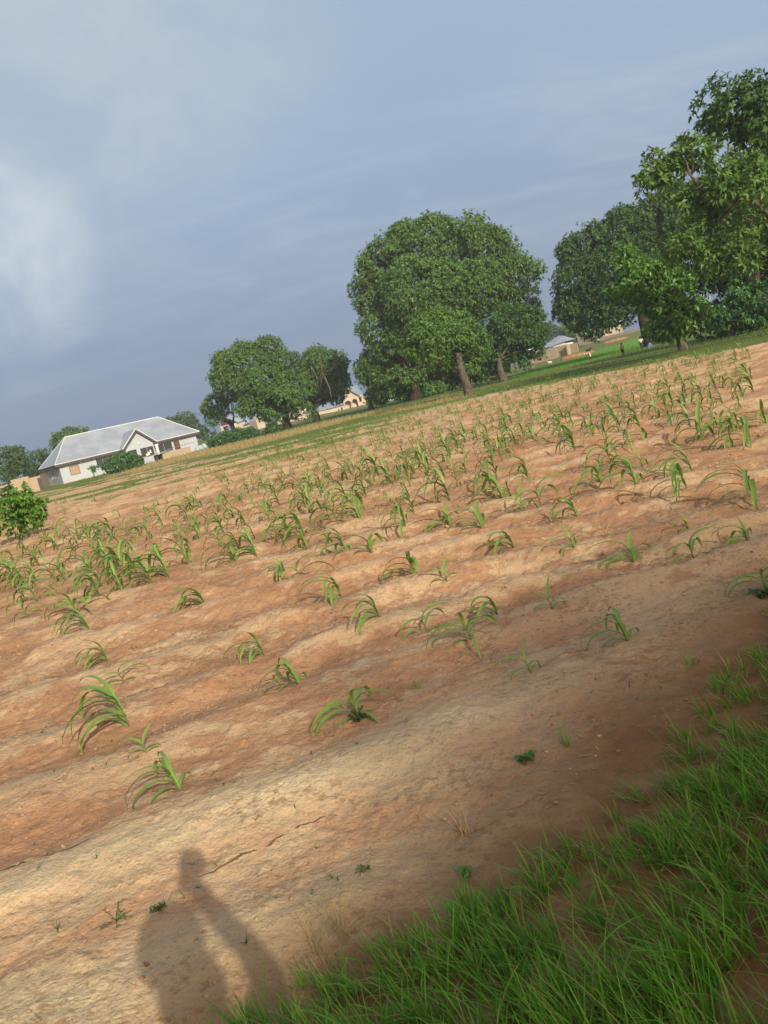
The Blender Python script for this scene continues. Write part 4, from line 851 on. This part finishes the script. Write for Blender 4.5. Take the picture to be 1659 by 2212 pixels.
q=MB(); q.poly([(-.8,-.6,.85),(L+.8,-.6,1.35),(L*.68,2.5,2.9),(L*.40,2.5,2.75)]); q.poly([(L+.8,-.6,1.35),(L+.8,5,1.35),(L*.68,2.5,2.9)]); q.poly([(-.8,5,.85),(-.8,-.6,.85),(L*.40,2.5,2.75)]); q.build('roof',M_roofb,hb)
loc,rot,L=facade((1140,766),(1168,756),r5+8,r5+8); hb=house('white_shed','small whitewashed shed half hidden behind the block hut','shed',(loc[0],loc[1],loc[2]),rot)
q=MB(); q.box((0,0,-1.5),(L,3,.7)); q.build('wall',M_white2,hb); q=MB(); q.poly([(-.3,-.3,.72),(L+.3,-.3,.72),(L+.3,3.3,1.3),(-.3,3.3,1.3)]); q.build('roof',M_trim,hb)
# H6: grey wall and long house behind the dark mango
r6=205
loc,rot,L=facade((1249,742),(1290,731),r6,r6); hb=house('grey_block_building','dark grey roofless block building under the left edge of the dark mango tree','building',(loc[0],loc[1],loc[2]),rot)
q=MB(); wallruns(q,L,2.6,[(L*.42,L*.66,0,2.2)]); q.box((0,5,-1.5),(L,5.2,2.6)); q.box((0,.21,-1.5),(.2,5,2.6)); q.build('wall',M_gblk,hb)
q=MB(); q.box((L*.42,3,-1),(L*.66,3.2,2.5)); q.build('inner_wall',M_cream,hb)
loc,rot,L=facade((1284,733),(1345,712),r6+2,r6+2); h6=house('long_house','long cream house with grey metal roof seen under the dark mango crown','house',(loc[0],loc[1],loc[2]),rot)
q=MB(); wallruns(q,L,2.7,[(L*.12,L*.22,.6,2.2),(L*.30,L*.36,.6,2.0),(L*.5,L*.58,.6,2.0)]); q.box((0,4,-1.5),(L,4.2,2.6)); q.build('wall',M_cream,h6)
q=MB(); q.poly([(-.6,-.6,2.7),(L+.6,-.6,2.7),(L-1.5,3.2,4.6),(1.5,3.2,4.6)]); q.build('roof',M_roofc,h6); q=MB(); q.box((-.6,-.64,2.5),(L+.6,-.602,2.68)); q.build('fascia',M_fascia,h6)
loc,rot,L=facade((1262,741),(1400,708),r6-8,r6-6); hb=house('perimeter_wall','long low grey wall running across the slope behind the children','wall',(loc[0],loc[1],loc[2]-.6),rot)
q=MB(); q.box((L*.25,0,-1.5),(L,.25,1.0)); q.build('wall',M_gblk,hb)
loc,rot,L=facade((1478,690),(1535,672),150,150); hb=house('cream_house','cream house glimpsed through leaves behind the bright green young tree','house',(loc[0],loc[1],loc[2]-1),rot)
q=MB(); q.box((0,0,-2),(L,4,2.9)); q.build('wall',M_cream,hb); q=MB(); q.poly([(-.5,-.5,2.92),(L+.5,-.5,2.92),(L+.5,4.5,4.4),(-.5,4.5,4.4)]); q.build('roof',M_roofb,hb)
# mounds of red earth, basin, white sack
def mound(px,py,r,s,label,seed):
    random.seed(seed); c=at(px,py,r); q=MB(); q.lump((0,0,0),s,3,.08); o=q.build('earth_mound',pm('red_earth',(.42,.20,.10),.95,.2,2,.5,6),None,True); o.location=(c[0],c[1],float(Tz(c[0],c[1]))-s[2]*.2); tag(o,label,'earth mound')
mound(1246,760,150,(3.6,2.,.75),'orange earth mound behind the black goat field, right of the block hut',1)
mound(1330,737,175,(3.,1.6,.6),'orange earth bank under the long grey wall',2)
c=g0(1145,785.5); c=at(1145,786,128); bz=float(Tz(c[0],c[1]))
ba=empty('basin',(c[0],c[1],bz)); tag(ba,'white basin standing on the edge of the bright green crop','basin')
q=MB(); n=16; prof=[(.0,0),(.42,0),(.62,.5),(.66,.52),(.60,.50),(.40,.05),(0,.05)]; V=[];F=[]
for r_,z_ in prof:
    for k in range(n): V.append((r_*math.cos(2*math.pi*k/n),r_*math.sin(2*math.pi*k/n),z_))
for i in range(len(prof)-1):
    for k in range(n): F.append((i*n+k,i*n+(k+1)%n,(i+1)*n+(k+1)%n,(i+1)*n+k))
q.add(V,F); q.build('bowl',M_white2,ba,True)
# ------------------------------------------------------------------ people and animals
M_skin=pm('dark_skin',(.060,.032,.022),.55,.1,8); M_hair=pm('black_hair',(.012,.010,.010),.8,.1,20)
def skin(name,J,E,mat,parent,sub=2,root=0):
    me=bpy.data.meshes.new(name); me.from_pydata([j[:3] for j in J],E,[]); me.update(); o=bpy.data.objects.new(name,me); me.materials.append(mat); link(o,parent)
    o.modifiers.new('skin','SKIN'); 
    for i,j in enumerate(J):
        r=j[3]; s=me.skin_vertices[0].data[i]; s.radius=(r,r) if not isinstance(r,tuple) else r; s.use_root=(i==root)
    o.modifiers['skin'].use_smooth_shade=True
    m=o.modifiers.new('sub','SUBSURF'); m.levels=sub; m.render_levels=sub; return o
def head_parts(p,hc,r,hair=M_hair):
    q=MB(); q.lump((hc[0],hc[1]+.012,hc[2]+r*.18),(r*.98,r*1.02,r*1.0),2,.03); q.build('hair',hair,p,True)
def standing(loc,rot,hgt,shirt,shorts,label,arms=0):
    s=hgt/1.2; p=tag(empty('person',loc,rot),label,'person'); S=lambda *a:tuple(x*s for x in a)
    J=[S(0,0,.60,.085),S(0,0,.76,.085),S(0,0,.90,.09),S(0,0,.98,.035),S(0,-.01,1.08,.078),S(0,-.012,1.12,.075),
       S(.13,0,.92,.034),S(.17,.02,.74,.026),S(.16,-.05,.58,.020),S(.16,-.07,.53,.024),S(-.13,0,.92,.034),S(-.17,.02,.74,.026),S(-.15,-.06,.58,.020),S(-.15,-.08,.53,.024),
       S(.06,0,.54,.058),S(.07,-.01,.30,.040),S(.07,.01,.06,.026),S(.08,-.09,.02,.024),S(-.06,0,.54,.058),S(-.07,.02,.30,.040),S(-.08,.05,.06,.026),S(-.09,-.04,.02,.024),S(0,-.088,1.07,.016)]
    E=[(0,1),(1,2),(2,3),(3,4),(4,5),(2,6),(6,7),(7,8),(8,9),(2,10),(10,11),(11,12),(12,13),(0,14),(14,15),(15,16),(16,17),(0,18),(18,19),(19,20),(20,21),(4,22)]
    skin('body',J,E,M_skin,p)
    J2=[S(0,0,.60,.105),S(0,0,.76,.102),S(0,0,.90,.105),S(0,0,.955,.055),S(.14,0,.915,.055),S(.175,.02,.78,.046),S(-.14,0,.915,.055),S(-.175,.02,.78,.046)]
    skin('shirt',J2,[(0,1),(1,2),(2,3),(2,4),(4,5),(2,6),(6,7)],shirt,p)
    J3=[S(0,0,.58,.10),S(.065,0,.50,.075),S(.075,0,.30,.062),S(-.065,0,.50,.075),S(-.075,.02,.30,.062)]
    skin('shorts',J3,[(0,1),(1,2),(0,3),(3,4)],shorts,p)
    head_parts(p,S(0,-.005,1.10),.082*s); return p
Mc=lambda n,c:pm(n,c,.85,.15,8)
def gpos(px,py): q=g0(px,py); return (q[0],q[1],gz(q[0],q[1]))
standing(gpos(1347,769.5),R(200),1.22,Mc('yellow_cloth',(.50,.42,.24)),Mc('dark_cloth',(.05,.045,.05)),'child standing alone on the green crop in a pale yellow shirt and dark trousers')
standing(gpos(1388,757),R(160),1.38,Mc('white_cloth',(.68,.66,.64)),Mc('navy_cloth',(.05,.07,.14)),'child standing in a white sleeveless top beside the thick dark trunk')
# crouching child in light blue
p=tag(empty('person',gpos(1402,754.5),R(80)),'child squatting in a light blue shirt next to the standing child','person')
J=[(0,0,.22,.10),(0,-.06,.38,.09),(0,-.12,.52,.09),(0,-.15,.60,.035),(0,-.18,.70,.078),(0,-.185,.73,.075),(.13,-.12,.52,.034),(.17,-.26,.40,.026),(.12,-.42,.38,.022),(-.13,-.12,.52,.034),(-.17,-.26,.40,.026),(-.12,-.42,.38,.022),
   (.09,-.05,.22,.06),(.14,-.32,.40,.045),(.12,-.18,.06,.028),(.12,-.28,.02,.024),(-.09,-.05,.22,.06),(-.14,-.32,.40,.045),(-.12,-.18,.06,.028),(-.12,-.28,.02,.024)]
E=[(0,1),(1,2),(2,3),(3,4),(4,5),(2,6),(6,7),(7,8),(2,9),(9,10),(10,11),(0,12),(12,13),(13,14),(14,15),(0,16),(16,17),(17,18),(18,19)]
skin('body',J,E,M_skin,p); Mlb=Mc('light_blue_cloth',(.30,.45,.68))
skin('shirt',[(0,0,.22,.125),(0,-.06,.38,.11),(0,-.12,.52,.108),(0,-.14,.57,.055),(.14,-.12,.51,.055),(.17,-.25,.41,.045),(-.14,-.12,.51,.055),(-.17,-.25,.41,.045)],[(0,1),(1,2),(2,3),(2,4),(4,5),(2,6),(6,7)],Mlb,p)
skin('trousers',[(0,0,.19,.115),(.09,-.05,.22,.075),(.14,-.32,.40,.060),(.12,-.19,.12,.045),(-.09,-.05,.22,.075),(-.14,-.32,.40,.060),(-.12,-.19,.12,.045)],[(0,1),(1,2),(2,3),(0,4),(4,5),(5,6)],Mc('jeans_cloth',(.16,.28,.50)),p); head_parts(p,(0,-.18,.71),.082)
# person bending over, cream and dark patterned clothes
def patt():
    m=pm('patterned_cloth',(.56,.47,.36),.85,.1,8); nt=m.node_tree; b=nt.nodes['Principled BSDF']; t=N(nt,'ShaderNodeTexCoord'); v=N(nt,'ShaderNodeTexVoronoi',ins={'Scale':6.}); LK(nt,t.outputs['Object'],v.inputs[0]); LK(nt,mix(nt,mapr(nt,v.outputs[0],.28,.36),(.06,.05,.05),(.60,.50,.38)),b.inputs['Base Color']); return m
p=tag(empty('person',gpos(1276,776.5),R(-15)),'person bending over in cream and dark patterned clothes at the edge of the bright crop','person')
J=[(0,0,.72,.11),(-.14,0,.82,.11),(-.34,0,.84,.12),(-.44,0,.80,.045),(-.56,0,.78,.085),(-.60,0,.77,.08),(-.34,.15,.80,.04),(-.38,.18,.58,.03),(-.44,.14,.38,.028),(-.34,-.15,.80,.04),(-.40,-.18,.60,.03),(-.50,-.14,.42,.028),
   (.03,.09,.66,.08),(.05,.10,.38,.055),(.06,.11,.08,.035),(-.06,.12,.03,.03),(.03,-.09,.66,.08),(.00,-.10,.38,.055),(-.02,-.11,.08,.035),(-.14,-.12,.03,.03)]
skin('body',J,[(0,1),(1,2),(2,3),(3,4),(4,5),(2,6),(6,7),(7,8),(2,9),(9,10),(10,11),(0,12),(12,13),(13,14),(14,15),(0,16),(16,17),(17,18),(18,19)],M_skin,p); Mp=patt()
skin('wrapper',[(0,0,.72,.15),(-.14,0,.82,.135),(-.34,0,.84,.145),(-.34,.16,.78,.07),(-.37,.18,.64,.06),(-.34,-.16,.78,.07),(-.38,-.18,.66,.06),(.03,.07,.62,.13),(.05,.08,.30,.10),(.03,-.07,.62,.13),(.02,-.08,.30,.10)],[(0,1),(1,2),(2,3),(3,4),(2,5),(5,6),(0,7),(7,8),(0,9),(9,10)],Mp,p)
q=MB(); q.lump((-.575,0,.80),(.10,.095,.10),2,.04); q.build('head_cloth',M_white2,p,True)
# goats
def goat(loc,rot,s,mat,label):
    p=tag(empty('goat',loc,rot),label,'goat'); S=lambda *a:tuple(x*s if not isinstance(x,tuple) else x for x in a)
    J=[S(0,0,.50,.15),S(.20,0,.50,.16),S(-.25,0,.51,.14),S(-.38,0,.50,.09),S(-.47,0,.55,.025),S(.34,0,.56,.10),S(.46,0,.68,.06),S(.55,0,.72,.06),S(.68,0,.66,.035),
       S(.24,.09,.34,.05),S(.24,.09,.20,.03),S(.24,.09,.03,.025),S(.24,-.09,.34,.05),S(.27,-.09,.20,.03),S(.25,-.09,.03,.025),
       S(-.30,.09,.36,.07),S(-.36,.09,.22,.035),S(-.32,.09,.03,.025),S(-.28,-.09,.36,.07),S(-.33,-.09,.22,.035),S(-.29,-.09,.03,.025),S(.52,.09,.76,.02),S(.52,-.09,.76,.02)]
    E=[(0,1),(0,2),(2,3),(3,4),(1,5),(5,6),(6,7),(7,8),(1,9),(9,10),(10,11),(1,12),(12,13),(13,14),(2,15),(15,16),(16,17),(2,18),(18,19),(19,20),(7,21),(7,22)]
    skin('body',J,E,mat,p)
    q=MB()
    for sg in (-1,1): q.tube([(.52*s,sg*.03*s,.77*s),(.47*s,sg*.05*s,.87*s),(.40*s,sg*.06*s,.90*s)],[.016*s,.012*s,.005*s],6)
    q.build('horn',M_hair,p,True); return p
c=at(1269,744.5,150); goat((c[0],c[1],float(Tz(c[0],c[1]))),R(12),1.25,Mc('black_coat',(.012,.011,.011)),'black goat grazing in front of the dark grey block building')
c=at(1186.5,776,140); goat((c[0],c[1],float(Tz(c[0],c[1]))),R(190),.8,M_white2,'small white goat near the foot of the tan block hut')
# photographer, behind the camera; only the shadow shows
p=tag(empty('person',(.16,-.52,gz(.16,-.52)),0),'photographer with one arm raised, seen as a shadow on the pale soil','person')
def L_(x,y,z,r): return (x-.16,y+.52,z,r)
J=[L_(.16,-.52,.86,.12),L_(.15,-.52,1.05,.115),L_(.11,-.50,1.24,.11),L_(.07,-.46,1.40,.055),L_(.03,-.45,1.50,.085),L_(.025,-.45,1.57,.088),
   L_(.22,-.44,1.30,.050),L_(.235,-.31,1.33,.045),L_(.20,-.26,1.37,.042),L_(.12,-.18,1.41,.042),L_(.03,-.095,1.475,.036),L_(.005,-.065,1.52,.040),
   L_(.10,-.66,1.30,.055),L_(.14,-.72,1.08,.042),L_(.16,-.66,.88,.030),L_(.16,-.64,.82,.03),
   L_(.20,-.47,.76,.085),L_(.21,-.46,.44,.06),L_(.21,-.48,.10,.04),L_(.20,-.36,.04,.035),L_(.12,-.58,.76,.085),L_(.12,-.58,.44,.06),L_(.12,-.60,.10,.04),L_(.11,-.48,.04,.035),L_(.02,-.362,1.50,.014)]
skin('body',J,[(0,1),(1,2),(2,3),(3,4),(4,5),(2,6),(6,7),(7,8),(8,9),(9,10),(10,11),(2,12),(12,13),(13,14),(14,15),(0,16),(16,17),(17,18),(18,19),(0,20),(20,21),(21,22),(22,23),(4,24)],M_skin,p)
Mdress=Mc('dress_cloth',(.10,.07,.16))
skin('dress',[L_(.16,-.52,.86,.16),L_(.14,-.52,1.05,.115),L_(.11,-.50,1.24,.12),L_(.08,-.47,1.34,.06),L_(.22,-.44,1.29,.065),L_(.235,-.31,1.32,.052),L_(.17,-.23,1.385,.044),L_(.10,-.66,1.28,.08),L_(.14,-.72,1.10,.06),L_(.16,-.52,.55,.20),L_(.16,-.52,.18,.23)],[(0,1),(1,2),(2,3),(2,4),(4,5),(5,6),(2,7),(7,8),(0,9),(9,10)],Mdress,p)
q=MB(); q.lump(L_(.028,-.455,1.555,0)[:3],(.112,.12,.125),2,.03); q.lump(L_(.06,-.46,1.42,0)[:3],(.105,.10,.12),2,.03); q.build('head_scarf',Mdress,p,True)
for k,(a,b,c2) in enumerate((((.045,-.05,1.535),(.052,-.02,1.545),(.040,-.008,1.548)),((.045,-.05,1.553),(.054,-.02,1.565),(.040,-.007,1.568)),((.044,-.05,1.570),(.053,-.02,1.583),(.040,-.007,1.586)),((.04,-.05,1.585),(.050,-.022,1.60),(.040,-.010,1.602)),((-.02,-.05,1.53),(-.042,-.03,1.555),(-.040,-.016,1.575)))):
    skin('finger',[L_(.01,-.062,1.525+.008*k,.012),L_(*a,.010),L_(*b,.009),L_(*c2,.008)],[(0,1),(1,2),(2,3)],M_skin,p,1)
ph=empty('phone',(0,0,H)); ph.rotation_euler=M.to_euler(); tag(ph,'dark phone held upright in the raised hand, seen as the top of the shadow','phone')
q=MB(); q.box((-.037,-.135,.006),(.037,.028,.014)); q.build('phone_body',M_black,ph); q=MB(); q.box((-.034,-.131,.0145),(.034,.024,.0155)); q.build('screen',pm('phone_screen',(.03,.03,.035),.15,.1),ph)
# ------------------------------------------------------------------ weeds, straw, clods
def small_weed(px,py,s,label,n=14,mat='weed',seed=1,flat=.5,name='weed',cat='weed',L=.05,W=.02):
    rg=np.random.default_rng(seed); x,y,z=gpos(px,py); o=empty(name,(x,y,z)); tag(o,label,cat)
    V=[];Q=[];k=0
    st=MB()
    for i in range(n):
        a=rg.uniform(0,6.28); rr=rg.uniform(.1,1)*s; hgt=rg.uniform(.15,1)*s*flat; tipp=(math.cos(a)*rr,math.sin(a)*rr,hgt); st.tube([(0,0,-.005),(tipp[0]*.5,tipp[1]*.5,hgt*.75),tipp],[.0016,.0013,.001],4)
        for j in range(4):
            t=rg.uniform(.35,1); b=np.array([tipp[0]*t,tipp[1]*t,hgt*t]); v,q_,_,_=leafgeo(L*rg.uniform(.6,1.2),W,a+rg.uniform(-1.5,1.5),rg.uniform(-.1,.8),.6,b,3)
            V+=v;Q+=[tuple(c+k for c in qq) for qq in q_];k+=len(v)
    mesh_np('leaves',V,Q,MT[mat],o); st.build('stems',MT['stalk'],o); return o
def tuft(px,py,n,h,mat,label,seed,name='grass_tuft',spread=.5,cat='grass tuft',w_=.003):
    rg=np.random.default_rng(seed); x,y,z=gpos(px,py); az=rg.uniform(0,6.28,n)
    V,Q=blades(np.c_[rg.normal(0,.012,n),rg.normal(0,.012,n),np.zeros(n)-.004],rg.uniform(.5,1.1,n)*h,np.full(n,w_),az,rg.uniform(.1,1,n)*spread*1.4,rg.uniform(.1,1.2,n),5)
    o=mesh_np(name,V,Q,MT[mat]); o.location=(x,y,z); return tag(o,label,cat)
small_weed(775,1560,.09,'low green weed mat at the foot of the centre maize plant',22,seed=2,flat=.35,L=.035,W=.012)
small_weed(1140,1645,.06,'dark green broadleaf weed in the shade right of centre',18,'young',3,L=.028,W=.010)
small_weed(790,1893,.025,'single small green weed left of the dry grass tuft',5,'weed',4,L=.022,W=.009)
small_weed(1000,1895,.035,'broad leafed green weed at the edge of the tall grass',5,'young',5,L=.03,W=.018)
small_weed(345,1985,.05,'small dark weed inside the shadow of the head',9,seed=6,flat=.3,L=.016,W=.007)
small_weed(255,2005,.08,'spreading wiry weed left of the head shadow',16,seed=7,flat=.25,L=.014,W=.005)
small_weed(1650,1290,.08,'dark weed at the right edge beside the shaded maize',12,seed=8)
tuft(905,1490,16,.10,'grass','small green grass tuft between the centre maize plants and the shade',11)
tuft(1225,1620,26,.14,'grass','yellow green grass tuft standing alone in the shade',12)
tuft(1490,1440,18,.14,'grass','thin grass tuft near the right edge above the tall grass',13)
tuft(885,1580,8,.08,'weed','sparse dull grass seedlings right of the centre weed mat',14)
tuft(1000,1800,70,.13,'straw','bleached dry grass tuft lying beside the tall green grass',15,'dry_grass_tuft',1.1,'dry grass')
tuft(1310,1165,50,.22,'straw','heap of dry stalks in the furrow at the edge of the shade',16,'dry_stalk_heap',1.3,'dry stalks')
tuft(740,2030,26,.26,'drygrass','tall reddish seeding grass stems at the left edge of the tall grass',17,'seeding_grass',.5,'grass stems',.002)
tuft(690,2060,18,.22,'drygrass','short reddish grass stems left of the tall reddish ones',18,'seeding_grass',.5,'grass stems',.002)
tuft(660,1440,1,.1,'straw','curled dry leaf on the crest near the left maize plants',19,'dry_leaf',1,'dry leaf',.01)
def litter():
    n=5200; y=np.exp(rng.uniform(np.log(2.0),np.log(24),n)); x=rng.uniform(-.72,.72,n)*(y+1); f=sdpoly(x,y,FIELD)
    k=(f>.1)&(rng.random(n)<.35+.65*ss(fbm(x*1.5,y*1.5,3,91),.4,.6)*(.3+.7*ss(y,5,8))); x=x[k];y=y[k];n=len(x)
    V,Q=blades(np.c_[x,y,land(x,y)+.004],rng.uniform(.02,.11,n)*np.clip(y/5,.7,1.6),rng.uniform(.0015,.005,n)*np.clip(y/4,1,3),rng.uniform(0,6.28,n),rng.uniform(1.2,1.62,n),rng.uniform(-.2,.35,n),3)
    tag(mesh_np('straw_litter',V,Q,MT['straw']),kind='stuff')
    n=420; y=np.exp(rng.uniform(np.log(1.9),np.log(9),n)); x=rng.uniform(-.72,.72,n)*(y+1); k=(fbm(x*1.1,y*1.1,3,93)>.5)&(sdpoly(x,y,FIELD)>0); x=x[k];y=y[k]; nb=rng.integers(3,8,len(x)); X=np.repeat(x,nb);Y=np.repeat(y,nb); m=len(X)
    V,Q=blades(np.c_[X,Y,land(X,Y)],rng.uniform(.012,.04,m),rng.uniform(.002,.006,m),rng.uniform(0,6.28,m),rng.uniform(.4,1.3,m),rng.uniform(0,.8,m),3)
    tag(mesh_np('seedlings',V,Q,MT['weed']),kind='stuff')
    # clods
    import bmesh
    bm=bmesh.new(); bmesh.ops.create_icosphere(bm,subdivisions=1,radius=1); bv=np.array([v.co for v in bm.verts]); bf=np.array([[v.index for v in f.verts] for f in bm.faces]); bm.free()
    n=42000; y=np.exp(rng.uniform(np.log(1.9),np.log(22),n)); x=rng.uniform(-.72,.72,n)*(y+1); v=ridgev(x,y); c=.5+.5*np.cos(2*np.pi*phase(v))
    k=(sdpoly(x,y,FIELD)>-.1)&(rng.random(n)<(1-.6*c)*(.25+.75*ss(y,3.3,5))*ss(fbm(x*1.6,y*2.2,4,95),.40,.58)); x=x[k];y=y[k];n=len(x)
    s=np.minimum(np.exp(rng.normal(np.log(.0042),.5,n)),.013)*np.clip(y/5,.8,2.2)
    V=bv[None]*(1+.7*(rng.random((n,len(bv),1))-.5))*s[:,None,None]*np.array([1.2,1,.7])+np.c_[x,y,land(x,y)+s*.15][:,None,:]
    F=(bf[None]+(np.arange(n)*len(bv))[:,None,None]).reshape(-1,3)
    z=V.reshape(-1,3); nn=len(z)
    tag(mesh_np('soil_clods',z,F,MT['ground'],None,True,{'crust':np.repeat(np.where(rng.random(n)<.3,.75,.15),len(bv)),'pan':np.zeros(nn),'verge':np.zeros(nn),'wash':np.zeros(nn),'dry':np.zeros(nn),'bright':np.zeros(nn),'green':np.zeros(nn)}),kind='stuff')
litter()
bpy.context.view_layer.update()

# ------------------------------------------------------------------ the air
mb=MB(); mb.box((-420,-90,-3),(420,520,42)); hz=mb.build('haze',None); hm_=bpy.data.materials.new('air'); hm_.use_nodes=True; hn=hm_.node_tree; hn.nodes.clear()
pv_=N(hn,'ShaderNodeVolumePrincipled'); pv_.inputs['Density'].default_value=HAZE; pv_.inputs['Color'].default_value=(.86,.92,1,1); pv_.inputs['Anisotropy'].default_value=.2
ho=N(hn,'ShaderNodeOutputMaterial'); LK(hn,pv_.outputs[0],ho.inputs['Volume']); hz.data.materials.append(hm_); tag(hz,kind='stuff')
bpy.context.view_layer.update()
